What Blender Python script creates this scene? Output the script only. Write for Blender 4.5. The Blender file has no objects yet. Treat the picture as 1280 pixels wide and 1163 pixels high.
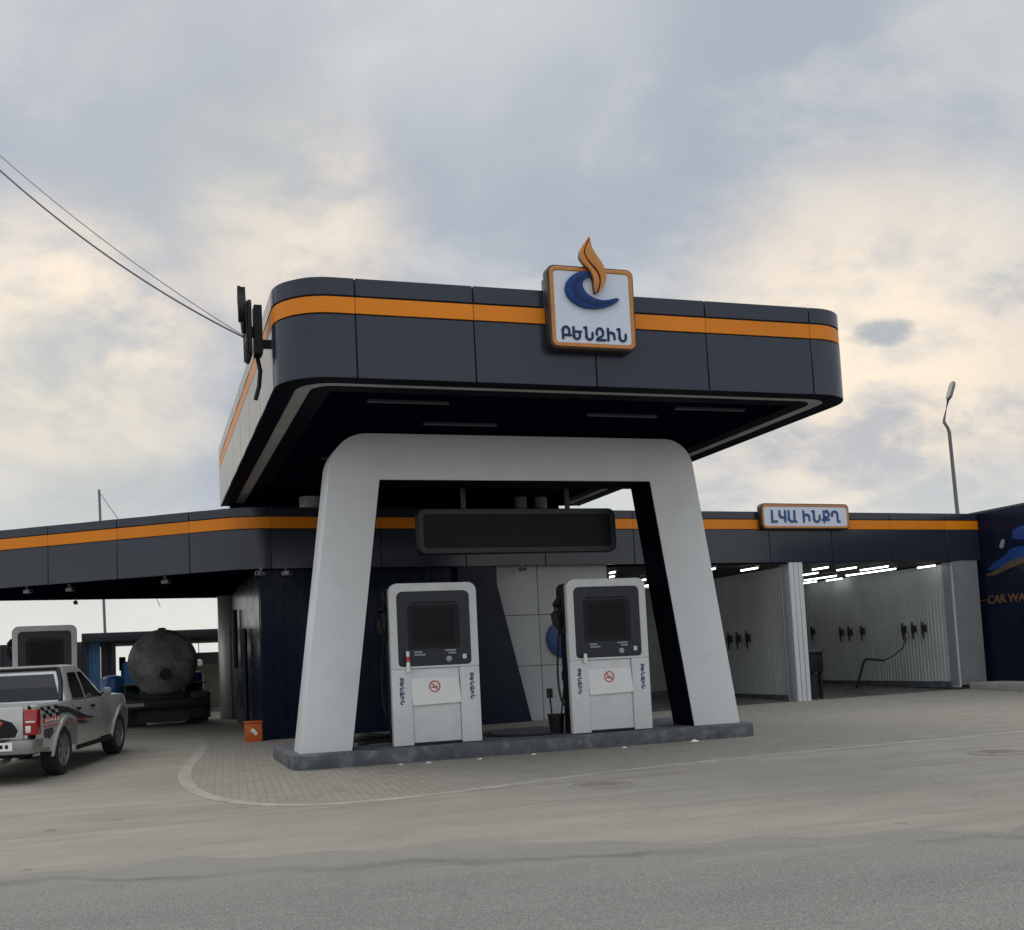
import bpy, bmesh, math, random
from mathutils import Vector, Matrix
random.seed(7)
R = math.radians
S = bpy.context.scene
COL = S.collection

# ------------------------------------------------------------------ helpers
class MB:
    """collects vertices and faces of one mesh"""
    def __init__(s): s.v = []; s.f = []; s.m = []; s.mi = 0
    def add(s, vs, fs):
        o = len(s.v); s.v += [tuple(p) for p in vs]
        s.f += [tuple(i + o for i in f) for f in fs]; s.m += [s.mi] * len(fs); return s
    def box(s, x0, x1, y0, y1, z0, z1, M=None):
        vs = [Vector((x, y, z)) for z in (z0, z1) for x, y in ((x0, y0), (x1, y0), (x1, y1), (x0, y1))]
        if M: vs = [M @ p for p in vs]
        return s.add(vs, [(3, 2, 1, 0), (4, 5, 6, 7), (0, 1, 5, 4), (1, 2, 6, 5), (2, 3, 7, 6), (3, 0, 4, 7)])
    def prism(s, poly, fn, a, b):
        """poly: list of 2D points; fn(u, v, w) -> 3D ; extruded from w=a to w=b"""
        n = len(poly)
        vs = [fn(u, v, a) for u, v in poly] + [fn(u, v, b) for u, v in poly]
        fs = [tuple(range(n - 1, -1, -1)), tuple(range(n, 2 * n))]
        fs += [(i, (i + 1) % n, n + (i + 1) % n, n + i) for i in range(n)]
        return s.add(vs, fs)
    def ring(s, outer, inner, fn, a, b):
        """frame between two outlines of equal point count"""
        n = len(outer); vs = []
        for P, w in ((outer, a), (inner, a), (outer, b), (inner, b)): vs += [fn(u, v, w) for u, v in P]
        fs = []
        for i in range(n):
            j = (i + 1) % n
            fs += [(i, n + i, n + j, j), (2*n + i, 2*n + j, 3*n + j, 3*n + i), (i, j, 2*n + j, 2*n + i), (n + i, 3*n + i, 3*n + j, n + j)]
        return s.add(vs, fs)
    def tube(s, path, r, n=8, cap=True):
        path = [Vector(p) for p in path]; rs = r if isinstance(r, (list, tuple)) else [r] * len(path)
        rings = []; up = Vector((0, 0, 1))
        for i, p in enumerate(path):
            t = (path[min(i + 1, len(path) - 1)] - path[max(i - 1, 0)]).normalized()
            a = t.cross(up if abs(t.z) < .95 else Vector((1, 0, 0))).normalized(); b = t.cross(a)
            rings.append([p + (a * math.cos(2 * math.pi * k / n) + b * math.sin(2 * math.pi * k / n)) * rs[i] for k in range(n)])
        vs = [p for g in rings for p in g]; fs = []
        for i in range(len(path) - 1):
            for k in range(n):
                fs.append((i * n + k, i * n + (k + 1) % n, (i + 1) * n + (k + 1) % n, (i + 1) * n + k))
        if cap: fs += [tuple(range(n - 1, -1, -1)), tuple((len(path) - 1) * n + k for k in range(n))]
        return s.add(vs, fs)
    def lathe(s, prof, fn, n=24):
        """prof: (radius, h) ; fn(a, b, h) -> 3D"""
        vs = []; fs = []
        for r, h in prof:
            for k in range(n):
                t = 2 * math.pi * k / n; vs.append(fn(r * math.cos(t), r * math.sin(t), h))
        for i in range(len(prof) - 1):
            for k in range(n): fs.append((i*n + k, i*n + (k+1) % n, (i+1)*n + (k+1) % n, (i+1)*n + k))
        fs += [tuple(range(n - 1, -1, -1)), tuple((len(prof) - 1) * n + k for k in range(n))]
        return s.add(vs, fs)
    def grid(s, rows, closed=False):
        n = len(rows[0]); vs = [p for r in rows for p in r]; fs = []
        for i in range(len(rows) - 1):
            for k in range(n if closed else n - 1):
                fs.append((i*n + k, i*n + (k+1) % n, (i+1)*n + (k+1) % n, (i+1)*n + k))
        return s.add(vs, fs)
    def build(s, name, mats, parent=None, bevel=0, seg=2, smooth=0, loc=None, fix=True):
        me = bpy.data.meshes.new(name)
        base = Vector((0, 0, 0))
        if loc is not None: base = Vector(loc)
        p = parent
        while p is not None: base = base + p.location; p = p.parent
        me.from_pydata([tuple(Vector(q) - base) for q in s.v], [], s.f)
        if not isinstance(mats, (list, tuple)): mats = [mats]
        for m in mats: me.materials.append(m)
        for i, pl in enumerate(me.polygons): pl.material_index = s.m[i]
        bm = bmesh.new(); bm.from_mesh(me)
        if fix: bmesh.ops.recalc_face_normals(bm, faces=bm.faces)
        if bevel:
            es = [e for e in bm.edges if len(e.link_faces) == 2 and e.calc_face_angle(0) > R(35)]
            if es: bmesh.ops.bevel(bm, geom=es, offset=bevel, segments=seg, profile=.5, affect='EDGES', clamp_overlap=True)
        bm.to_mesh(me); bm.free()
        if smooth or bevel:
            me.shade_smooth(); me.set_sharp_from_angle(angle=R(smooth or 40))
        o = bpy.data.objects.new(name, me); COL.objects.link(o)
        if loc is not None: o.location = loc
        if parent is not None: o.parent = parent
        return o

def tag(o, label, cat, group=None):
    o['label'] = label; o['category'] = cat
    if group: o['group'] = group
    return o
def thing(name, label, cat, loc=(0, 0, 0), group=None):
    o = bpy.data.objects.new(name, None); COL.objects.link(o); o.location = loc; o.empty_display_size = .2
    return tag(o, label, cat, group)
def local_thing(name, label, cat, group=None):
    o = thing(name, label, cat, (0, 0, 0), group); return o
def structure(o): o['kind'] = 'structure'; return o
def copy_tree(o, parent=None):
    c = o.copy(); COL.objects.link(c)
    if parent is not None: c.parent = parent
    for ch in list(o.children): copy_tree(ch, c)
    return c
def rrect(x0, x1, y0, y1, r, n=5):
    pts = []
    for cx, cy, a in ((x1 - r, y1 - r, 0), (x0 + r, y1 - r, 90), (x0 + r, y0 + r, 180), (x1 - r, y0 + r, 270)):
        for k in range(n + 1):
            t = R(a + 90 * k / n); pts.append((cx + r * math.cos(t), cy + r * math.sin(t)))
    return pts
def rounded(pts, rads, n=8):
    """closed polygon with rounded corners"""
    out = []; N = len(pts)
    for i in range(N):
        p = Vector(pts[i]); r = rads[i]
        if r <= 0: out.append(tuple(p)); continue
        a = (Vector(pts[i - 1]) - p).normalized(); b = (Vector(pts[(i + 1) % N]) - p).normalized()
        ang = a.angle(b); d = r / math.tan(ang / 2)
        c = p + (a + b).normalized() * (r / math.sin(ang / 2))
        s = p + a * d - c; e = p + b * d - c
        a0 = math.atan2(s.y, s.x); a1 = math.atan2(e.y, e.x); da = (a1 - a0 + math.pi) % (2 * math.pi) - math.pi
        for k in range(n + 1):
            t = a0 + da * k / n; out.append((c.x + r * math.cos(t), c.y + r * math.sin(t)))
    return out
def sgn_xz(y0, s=1):   # maps (u,v,w) -> x, y0 - w, z   (w proud towards the street)
    return lambda u, v, w: (u, y0 - w, v)
def text_mb(body, size, extrude=.006, bold=0.0, res=3):
    c = bpy.data.curves.new('txt', 'FONT'); c.body = body; c.size = size; c.extrude = extrude; c.offset = bold
    c.resolution_u = res; c.align_x = 'CENTER'; c.align_y = 'CENTER'
    o = bpy.data.objects.new('txt', c); COL.objects.link(o)
    dg = bpy.context.evaluated_depsgraph_get(); dg.update()
    me = bpy.data.meshes.new_from_object(o.evaluated_get(dg))
    mb = MB(); mb.add([v.co.copy() for v in me.vertices], [tuple(p.vertices) for p in me.polygons])
    bpy.data.objects.remove(o); bpy.data.curves.remove(c); bpy.data.meshes.remove(me)
    xs = [v[0] for v in mb.v]; ys = [v[1] for v in mb.v]
    mb.bb = (min(xs), max(xs), min(ys), max(ys)); return mb
def text_fit(body, fn, w, h, bold=.02, depth=.008):
    """text fitted to w x h, centred; fn(u, v, d)"""
    t = text_mb(body, 1, .5, bold); x0, x1, y0, y1 = t.bb
    t.v = [fn((x - (x0 + x1) / 2) / (x1 - x0) * w, (y - (y0 + y1) / 2) / (y1 - y0) * h, (z + .5) * depth) for x, y, z in t.v]
    return t

def arcp(cx, cy, rx, ry, a0, a1, n=8): return [(cx + rx * math.cos(R(a0 + (a1 - a0) * k / n)), cy + ry * math.sin(R(a0 + (a1 - a0) * k / n))) for k in range(n + 1)]
GLYPH = {   # strokes of each letter in a box one unit high, and its width
 'Բ': (.66, [[(.0, .0), (.0, .70)] + arcp(.27, .70, .27, .30, 180, 0) + [(.54, .30)], [(.0, .30), (.66, .30)]]),
 'Ե': (.66, [[(.0, 1), (.0, .28)] + arcp(.26, .28, .26, .28, 180, 360) + [(.52, .42)], [(.0, .62), (.64, .62)]]),
 'Ն': (.78, [[(.0, 1), (.16, 1), (.16, .28)] + arcp(.43, .28, .27, .28, 180, 360) + [(.70, .58)]]),
 'Զ': (.76, [arcp(.30, .62, .28, .38, 205, -95, 14) + [(.14, .16), (.02, .0)], [(.02, .0), (.76, .0)]]),
 'Ի': (.58, [[(.0, .0), (.0, 1)], [(.0, .40)] + arcp(.27, .42, .27, .26, 180, 0) + [(.54, .14)]]),
 'Լ': (.46, [[(.0, 1), (.0, .0), (.44, .0)]]),
 'Վ': (.60, [[(.0, 1), (.0, .66)] + arcp(.26, .66, .26, .28, 180, 290), [(.52, 1), (.52, .0)], [(.34, .40), (.52, .40)]]),
 'Ա': (.70, [[(.0, 1), (.0, .28)] + arcp(.27, .28, .27, .28, 180, 360) + [(.54, 1)], [(.54, .04), (.70, .0)]]),
 'Ք': (.62, [[(.10, .0), (.10, 1), (.36, 1)] + arcp(.36, .72, .22, .28, 90, -90) + [(.10, .44)], [(-.06, .20), (.58, .20)]]),
 'Դ': (.76, [[(.0, .58), (.0, .72)] + arcp(.27, .72, .27, .28, 180, 0) + [(.54, .06), (.72, .0)]]),
}
def stroke_text(word, fn, w, h, sw, depth, gap=.26, aspect=None):
    """each letter drawn as rounded strokes; returns one MB per letter"""
    x = 0; lay = []
    for ch in word:
        if ch == ' ': x += .45; continue
        gw, st = GLYPH[ch]; lay.append((x, st)); x += gw + gap
    tot = x - gap; kx = (w - sw) / tot; ky = h - sw; out = []
    for x0, st in lay:
        mb = MB()
        for i, p in enumerate(st):
            q = [Vector(((x0 + a) * kx - (w - sw) / 2, b * ky - ky / 2)) for a, b in p]; L_, R_ = [], []
            for k in range(len(q)):
                a = (q[k] - q[k - 1]).normalized() if k else None; c = (q[k + 1] - q[k]).normalized() if k < len(q) - 1 else None
                t = (a + c).normalized() if a and c else (a or c); n = Vector((-t.y, t.x))
                m_ = 1 / max(.6, n.dot(Vector((-(a or c).y, (a or c).x)))); L_.append(q[k] + n * sw / 2 * m_); R_.append(q[k] - n * sw / 2 * m_)
            cap0 = [q[0] + Matrix.Rotation(R(-30 * j), 2) @ (R_[0] - q[0]) for j in (1, 2, 3, 4, 5)]
            cap1 = [q[-1] + Matrix.Rotation(R(-30 * j), 2) @ (L_[-1] - q[-1]) for j in (1, 2, 3, 4, 5)]
            rows = [[fn(a.x, a.y, 0), fn(a.x, a.y, depth + i * .0006), fn(b.x, b.y, depth + i * .0006), fn(b.x, b.y, 0)] for a, b in zip(L_, R_)]
            mb.grid(rows, closed=True)
            for capp in (cap0, cap1): mb.prism([tuple(v) for v in (([R_[0]] + capp + [L_[0]]) if capp is cap0 else ([L_[-1]] + capp + [R_[-1]]))], fn, 0, depth + i * .0006 + .0003)
        out.append(mb)
    return out
# ------------------------------------------------------------------ materials
def N(nt, t, **kw):
    n = nt.nodes.new(t)
    for k, v in kw.items():
        if k in n.inputs: n.inputs[k].default_value = v
        else: setattr(n, k, v)
    return n
def mat(name, col, rough=.5, metal=0, spec=.5, var=0.0, vscale=1.5, bump=0.0, bscale=40, island=0.0, grime=None, coat=0.0, rvar=0.0, emit=None, estr=0):
    m = bpy.data.materials.new(name); m.use_nodes = True; nt = m.node_tree; b = nt.nodes['Principled BSDF']; L = nt.links.new
    b.inputs['Base Color'].default_value = (*col, 1); b.inputs['Roughness'].default_value = rough
    b.inputs['Metallic'].default_value = metal; b.inputs['Specular IOR Level'].default_value = spec
    b.inputs['Coat Weight'].default_value = coat; b.inputs['Coat Roughness'].default_value = .05
    if emit: b.inputs['Emission Color'].default_value = (*emit, 1); b.inputs['Emission Strength'].default_value = estr
    geo = N(nt, 'ShaderNodeNewGeometry'); pos = geo.outputs['Position']
    cur = None
    if var or island:
        val = None
        if var:
            nz = N(nt, 'ShaderNodeTexNoise', Scale=vscale, Detail=6, Roughness=.6); L(pos, nz.inputs['Vector'])
            mr = N(nt, 'ShaderNodeMapRange'); mr.inputs[1].default_value = .3; mr.inputs[2].default_value = .7
            mr.inputs[3].default_value = 1 - var; mr.inputs[4].default_value = 1 + var; L(nz.outputs[0], mr.inputs[0]); val = mr.outputs[0]
        if island:
            mr2 = N(nt, 'ShaderNodeMapRange'); mr2.inputs[3].default_value = 1 - island; mr2.inputs[4].default_value = 1 + island
            L(geo.outputs['Random Per Island'], mr2.inputs[0])
            if val:
                mu = N(nt, 'ShaderNodeMath', operation='MULTIPLY'); L(val, mu.inputs[0]); L(mr2.outputs[0], mu.inputs[1]); val = mu.outputs[0]
            else: val = mr2.outputs[0]
        sc = N(nt, 'ShaderNodeVectorMath', operation='SCALE'); sc.inputs[0].default_value = col; L(val, sc.inputs['Scale']); cur = sc.outputs[0]
    if grime:   # (colour, scale, low, high, amount)
        gc, gs, lo, hi, am = grime
        nz = N(nt, 'ShaderNodeTexNoise', Scale=gs, Detail=8, Roughness=.65); L(pos, nz.inputs['Vector'])
        mr = N(nt, 'ShaderNodeMapRange'); mr.inputs[1].default_value = lo; mr.inputs[2].default_value = hi; mr.inputs[4].default_value = am
        L(nz.outputs[0], mr.inputs[0])
        mx = N(nt, 'ShaderNodeMix', data_type='RGBA'); L(mr.outputs[0], mx.inputs[0])
        if cur: L(cur, mx.inputs[6])
        else: mx.inputs[6].default_value = (*col, 1)
        mx.inputs[7].default_value = (*gc, 1); cur = mx.outputs[2]
    if cur: L(cur, b.inputs['Base Color'])
    if rvar:
        nz = N(nt, 'ShaderNodeTexNoise', Scale=3.0, Detail=5); L(pos, nz.inputs['Vector'])
        mr = N(nt, 'ShaderNodeMapRange'); mr.inputs[1].default_value = .3; mr.inputs[2].default_value = .7
        mr.inputs[3].default_value = max(.02, rough - rvar); mr.inputs[4].default_value = rough + rvar
        L(nz.outputs[0], mr.inputs[0]); L(mr.outputs[0], b.inputs['Roughness'])
    if bump:
        nz = N(nt, 'ShaderNodeTexNoise', Scale=bscale, Detail=6, Roughness=.6); L(pos, nz.inputs['Vector'])
        bp = N(nt, 'ShaderNodeBump', Strength=bump, Distance=.02); L(nz.outputs[0], bp.inputs['Height']); L(bp.outputs[0], b.inputs['Normal'])
    return m

M = {}
M['acp'] = mat('graphite_cladding', (.0235, .0285, .044), .19, var=.03, vscale=.3, island=.05, rvar=.012, spec=.45, bump=.05, bscale=1.1)
M['orange'] = mat('orange_cladding', (.72, .215, .004), .40, spec=.3, var=.06, vscale=.8, island=.07)
M['joint'] = mat('joint_black', (.006, .006, .008), .7)
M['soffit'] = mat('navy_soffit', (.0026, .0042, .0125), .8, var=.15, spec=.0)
M['soffit_lamp'] = mat('dull_lamp_cover', (.05, .052, .06), .5)
M['strip'] = mat('frosted_light_strip', (.34, .35, .34), .5, var=.2, vscale=2)
M['portal'] = mat('silver_cladding', (.73, .745, .755), .42, var=.025, vscale=.9, rvar=.08, grime=((.52, .52, .50), 1.6, .52, .78, .35))
M['lining'] = mat('navy_lining', (.003, .004, .010), .6, spec=.04)
M['concrete_dark'] = mat('dark_painted_concrete', (.085, .092, .105), .75, var=.3, vscale=2.5, bump=.4, bscale=30, grime=((.22, .21, .19), 5, .5, .72, .8))
M['pump_white'] = mat('light_grey_enamel', (.66, .67, .665), .38, var=.04, vscale=2.2, grime=((.36, .34, .30), 4, .55, .78, .4))
M['bezel'] = mat('dark_bezel', (.024, .028, .037), .3, spec=.3)
M['screen'] = mat('dead_screen', (.009, .010, .011), .3, spec=.12)
M['black'] = mat('black_plastic', (.010, .010, .012), .5, spec=.25)
M['rubber'] = mat('black_rubber', (.018, .018, .018), .8)
M['grey_key'] = mat('steel_keys', (.32, .33, .34), .4, metal=.4)
M['paper'] = mat('white_paper', (.82, .82, .80), .85, var=.03, vscale=6)
M['red'] = mat('red_print', (.55, .06, .04), .6)
M['blue'] = mat('royal_blue_acrylic', (.006, .040, .17), .38, spec=.25, var=.1, vscale=6)
M['navy_letter'] = mat('navy_letters', (.010, .024, .095), .5, spec=.25)
M['blue_letter'] = mat('blue_letters', (.018, .07, .22), .45)
M['sign_white'] = mat('white_acrylic', (.62, .66, .74), .35, var=.03)
M['sign_orange'] = mat('orange_acrylic', (.52, .20, .035), .35, var=.12, vscale=8)
M['sign_edge'] = mat('brown_sign_edge', (.035, .026, .020), .45)
M['navy_wall'] = mat('navy_cladding', (.0055, .011, .026), .26, var=.12, vscale=.8, rvar=.05, spec=.16)
M['white_tile'] = mat('white_wall_panel', (.40, .41, .41), .45, var=.07, vscale=1.2, island=.04)
M['bay'] = mat('wash_bay_sheet', (.50, .515, .505), .45, var=.12, vscale=.9, rvar=.1)
M['bay_col'] = mat('white_column_sheet', (.58, .60, .61), .4, var=.05)
M['grey_panel'] = mat('grey_panel', (.24, .245, .255), .5, var=.06)
M['bay_floor'] = mat('wet_bay_floor', (.075, .078, .072), .35, var=.3, vscale=.8, rvar=.15)
M['roof'] = mat('roof_membrane', (.12, .12, .12), .9, var=.2)
M['tube'] = mat('lit_tube', (.9, .9, .9), .4, emit=(.92, 1, .98), estr=5.0)
M['bright_post'] = mat('satin_post', (.80, .80, .77), .3, metal=.5)
M['steel'] = mat('brushed_steel', (.42, .43, .43), .35, metal=.8)
M['dark_steel'] = mat('dark_steel', (.05, .052, .055), .5, metal=.3)
M['galv'] = mat('galvanised', (.16, .165, .165), .55, metal=.3)
M['car'] = mat('silver_car_paint', (.50, .50, .48), .26, metal=.25, coat=.5, grime=((.30, .28, .24), 3, .5, .8, .4))
M['bumper'] = mat('bumper_grey', (.26, .26, .25), .35, metal=.4)
M['decal'] = mat('faded_black_vinyl', (.03, .03, .032), .4)
M['glass'] = mat('tinted_glass', (.008, .009, .010), .05, spec=.45)
M['tail_red'] = mat('red_lamp', (.32, .008, .01), .18, coat=.5)
M['lamp_clear'] = mat('clear_lamp', (.65, .62, .60), .15, coat=.5)
M['tyre'] = mat('tyre', (.016, .016, .016), .85, var=.2, vscale=8)
M['rim'] = mat('alloy_rim', (.33, .33, .32), .35, metal=.7)
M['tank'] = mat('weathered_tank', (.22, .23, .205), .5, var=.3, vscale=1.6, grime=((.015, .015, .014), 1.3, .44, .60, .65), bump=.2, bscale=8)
M['cab_blue'] = mat('blue_cab', (.02, .13, .36), .35, var=.1)
M['shelter'] = mat('dark_shelter', (.015, .017, .022), .7)
M['shelter_blue'] = mat('blue_sheet', (.05, .14, .27), .5, var=.15)
M['beige'] = mat('beige_panel', (.52, .47, .37), .7, var=.25, vscale=1.4)
M['orange_box'] = mat('orange_box', (.55, .11, .015), .5, var=.08)
M['wire'] = mat('cable_sheath', (.10, .10, .11), .6)
M['mural_blue'] = mat('mural_blue', (.006, .040, .18), .4, var=.25, vscale=5)
M['mural_orange'] = mat('mural_orange', (.085, .055, .03), .5, var=.3, vscale=7)
M['gold'] = mat('gold_letters', (.16, .085, .028), .5)
M['kerb'] = mat('kerb_stone', (.30, .285, .255), .85, var=.15, vscale=3, bump=.3, bscale=25)
M['kerb_pale'] = mat('pale_kerb_band', (.335, .308, .262), .85, var=.18, vscale=3, grime=((.24, .22, .185), 2.2, .48, .66, .8))
M['iron'] = mat('manhole_iron', (.25, .205, .17), .75, var=.2, vscale=9, bump=.4, bscale=20)

def ground_mat(name, kind):
    m = bpy.data.materials.new(name); m.use_nodes = True; nt = m.node_tree; b = nt.nodes['Principled BSDF']; L = nt.links.new
    geo = N(nt, 'ShaderNodeNewGeometry'); pos = geo.outputs['Position']
    def noise(scale, detail=8, rough=.6, vec=None, dist=0):
        n = N(nt, 'ShaderNodeTexNoise', Scale=scale, Detail=detail, Roughness=rough, Distortion=dist); L(vec or pos, n.inputs['Vector']); return n.outputs[0]
    def rng(v, a, b_, c, d):
        mr = N(nt, 'ShaderNodeMapRange'); L(v, mr.inputs[0])
        for i, x in enumerate((a, b_, c, d)): mr.inputs[i + 1].default_value = x
        return mr.outputs[0]
    def mix(f, a, c):
        mx = N(nt, 'ShaderNodeMix', data_type='RGBA')
        L(f, mx.inputs[0]) if not isinstance(f, float) else setattr(mx.inputs[0], 'default_value', f)
        for i, q in ((6, a), (7, c)):
            if isinstance(q, tuple): mx.inputs[i].default_value = (*q, 1)
            else: L(q, mx.inputs[i])
        return mx.outputs[2]
    mp = N(nt, 'ShaderNodeMapping'); mp.inputs['Rotation'].default_value = (0, 0, R(20)); mp.inputs['Scale'].default_value = (.35, 1.6, 1); L(pos, mp.inputs['Vector'])
    if kind == 'lot':
        c = mix(rng(noise(.35), .35, .65, 0, 1), (.240, .211, .170), (.318, .282, .228))
        c = mix(rng(noise(1.3, 10, .7, mp.outputs[0]), .45, .75, 0, .6), c, (.145, .137, .125))
        c = mix(rng(noise(.8, 6, .6), .60, .78, 0, .45), c, (.13, .122, .105))
        c = mix(rng(noise(80, 3), .50, .66, 0, .75), c, (.42, .395, .34)); c = mix(rng(noise(55, 3), .33, .45, .65, 0), c, (.10, .092, .082))
        mt = N(nt, 'ShaderNodeMapping'); mt.inputs['Rotation'].default_value = (0, 0, R(12)); mt.inputs['Scale'].default_value = (.16, 3.2, 1); L(pos, mt.inputs['Vector'])
        c = mix(rng(noise(1.0, 8, .62, mt.outputs[0]), .54, .68, 0, .42), c, (.135, .122, .106))
        c = mix(rng(noise(1.7, 8, .62, mt.outputs[0]), .58, .70, 0, .35), c, (.34, .315, .275))
        c = mix(rng(noise(2.6, 4, .5), .68, .74, 0, .55), c, (.085, .08, .072))
        h = noise(45, 4); bs = .25
    elif kind == 'road':
        c = mix(rng(noise(.5, 8, .6, mp.outputs[0]), .35, .65, 0, 1), (.172, .159, .144), (.218, .202, .182))
        c = mix(rng(noise(2.2, 10, .7), .52, .75, 0, .45), c, (.120, .120, .118))
        c = mix(rng(noise(100, 3), .50, .66, 0, .75), c, (.38, .365, .33)); c = mix(rng(noise(75, 3), .33, .46, .75, 0), c, (.065, .064, .062))
        c = mix(rng(noise(1.9, 4, .5), .68, .75, 0, .5), c, (.07, .068, .064))
        sx_ = N(nt, 'ShaderNodeSeparateXYZ'); L(pos, sx_.inputs[0])
        e1 = N(nt, 'ShaderNodeMath', operation='MULTIPLY_ADD'); L(sx_.outputs[0], e1.inputs[0]); e1.inputs[1].default_value = .335; L(sx_.outputs[1], e1.inputs[2])
        mw = N(nt, 'ShaderNodeMapping'); mw.inputs['Rotation'].default_value = (0, 0, R(18.5)); mw.inputs['Scale'].default_value = (.30, 2.4, 1); L(pos, mw.inputs['Vector'])
        e2 = N(nt, 'ShaderNodeMath', operation='MULTIPLY_ADD'); L(noise(1.0, 9, .65, mw.outputs[0]), e2.inputs[0]); e2.inputs[1].default_value = 2.2; L(e1.outputs[0], e2.inputs[2])
        c = mix(rng(e2.outputs[0], 8.7, 10.25, 0, .85), c, (.245, .225, .193))
        c = mix(rng(noise(1.1, 10, .7, mw.outputs[0]), .58, .70, 0, .6), c, (.31, .29, .26))
        dl = N(nt, 'ShaderNodeMath', operation='ABSOLUTE'); d0 = N(nt, 'ShaderNodeMath', operation='MULTIPLY_ADD'); L(noise(.9, 6, .6), d0.inputs[0]); d0.inputs[1].default_value = 1.1; L(e1.outputs[0], d0.inputs[2])
        d1_ = N(nt, 'ShaderNodeMath', operation='SUBTRACT'); L(d0.outputs[0], d1_.inputs[0]); d1_.inputs[1].default_value = 9.05; L(d1_.outputs[0], dl.inputs[0])
        dm = N(nt, 'ShaderNodeMath', operation='MULTIPLY'); L(rng(dl.outputs[0], .0, .15, .6, 0), dm.inputs[0]); L(rng(noise(.55, 5, .6), .40, .62, .1, 1), dm.inputs[1])
        c = mix(dm.outputs[0], c, (.085, .079, .07))
        vo = N(nt, 'ShaderNodeTexVoronoi', feature='DISTANCE_TO_EDGE', Scale=.42); vd = N(nt, 'ShaderNodeVectorMath', operation='ADD'); L(pos, vd.inputs[0])
        wn = N(nt, 'ShaderNodeTexNoise', Scale=1.8, Detail=6); L(pos, wn.inputs['Vector']); L(wn.outputs[1], vd.inputs[1]); L(vd.outputs[0], vo.inputs['Vector'])
        ck = N(nt, 'ShaderNodeMath', operation='MULTIPLY'); L(rng(vo.outputs[0], .0, .005, .42, 0), ck.inputs[0]); L(rng(noise(.6, 3), .50, .60, 0, 1), ck.inputs[1])
        c = mix(ck.outputs[0], c, (.055, .054, .05))
        h = noise(110, 3); bs = .6
    else:
        mq = N(nt, 'ShaderNodeMapping'); mq.inputs['Rotation'].default_value = (0, 0, R(94)); L(pos, mq.inputs['Vector'])
        br = N(nt, 'ShaderNodeTexBrick', Scale=1.0); br.inputs['Mortar Size'].default_value = .006; br.inputs['Brick Width'].default_value = .20
        br.inputs['Row Height'].default_value = .10; br.inputs['Color1'].default_value = (.24, .215, .175, 1); br.inputs['Color2'].default_value = (.29, .26, .213, 1)
        br.inputs['Mortar'].default_value = (.165, .150, .130, 1); br.inputs['Mortar Smooth'].default_value = .3; L(mq.outputs[0], br.inputs['Vector'])
        c = mix(rng(noise(.5), .4, .7, 0, .65), br.outputs[0], (.265, .243, .208))
        c = mix(rng(noise(1.6, 10, .7), .5, .72, 0, .55), c, (.15, .142, .128))
        c = mix(rng(noise(70, 2), .5, .8, 0, .3), c, (.36, .34, .31))
        inv = N(nt, 'ShaderNodeMath', operation='MULTIPLY_ADD'); L(br.outputs['Fac'], inv.inputs[0]); inv.inputs[1].default_value = -1.2; L(noise(40, 4), inv.inputs[2])
        h = inv.outputs[0]; bs = .3
    L(c, b.inputs['Base Color']); b.inputs['Roughness'].default_value = .88; b.inputs['Specular IOR Level'].default_value = .3
    bp = N(nt, 'ShaderNodeBump', Strength=bs, Distance=.012); L(h, bp.inputs['Height']); L(bp.outputs[0], b.inputs['Normal'])
    return m
M['lot'] = ground_mat('worn_concrete_lot', 'lot'); M['road'] = ground_mat('dusty_asphalt', 'road'); M['paver'] = ground_mat('dusty_pavers', 'paver')

# ------------------------------------------------------------------ camera, world, sun
cd = bpy.data.cameras.new('camera'); cam = bpy.data.objects.new('camera', cd); COL.objects.link(cam); S.camera = cam
rt = Vector((0.94785446, -0.31516698, -0.04734658)); up = Vector((0.01834416, -0.09436179, 0.99536895)); fw = Vector((0.31817513, 0.94433343, 0.08365977))
m3 = Matrix((rt, up, -fw)).transposed(); cam.matrix_world = Matrix.Translation((0, 0, 1.45)) @ m3.to_4x4()
cd.sensor_width = 36; cd.sensor_fit = 'HORIZONTAL'; cd.lens = 36 * 1380 / 1280; cd.shift_y = (706 - 581.5) / 1280; cd.clip_end = 4000; cd.clip_start = .05

SUN_EL, SUN_AZ = R(48), R(-28)    # azimuth from +Y towards +X
w = bpy.data.worlds.new('World'); S.world = w; w.use_nodes = True; nt = w.node_tree; nt.nodes.clear(); L = nt.links.new
out = N(nt, 'ShaderNodeOutputWorld'); tc = N(nt, 'ShaderNodeTexCoord'); d = tc.outputs['Generated']
sky = N(nt, 'ShaderNodeTexSky', sky_type='NISHITA', sun_disc=False, sun_elevation=SUN_EL, sun_rotation=SUN_AZ, dust_density=3.0)
bg1 = N(nt, 'ShaderNodeBackground', Strength=.10); L(sky.outputs[0], bg1.inputs[0])
sp = N(nt, 'ShaderNodeSeparateXYZ'); L(d, sp.inputs[0])
def wm(op, a, b_=None, c_=None):
    n = N(nt, 'ShaderNodeMath', operation=op)
    for i, q in enumerate((a, b_, c_)):
        if q is None: continue
        if isinstance(q, (int, float)): n.inputs[i].default_value = q
        else: L(q, n.inputs[i])
    return n.outputs[0]
def wr(v, a, b_, c, e, smooth=True):
    mr = N(nt, 'ShaderNodeMapRange'); mr.interpolation_type = 'SMOOTHSTEP' if smooth else 'LINEAR'; L(v, mr.inputs[0])
    for i, x in enumerate((a, b_, c, e)): mr.inputs[i + 1].default_value = x
    return mr.outputs[0]
zz = wm('MAXIMUM', sp.outputs[2], 0.0); den = wm('ADD', zz, .42)
cb = N(nt, 'ShaderNodeCombineXYZ'); L(wm('DIVIDE', sp.outputs[0], den), cb.inputs[0]); L(wm('DIVIDE', sp.outputs[1], den), cb.inputs[1])
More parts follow.
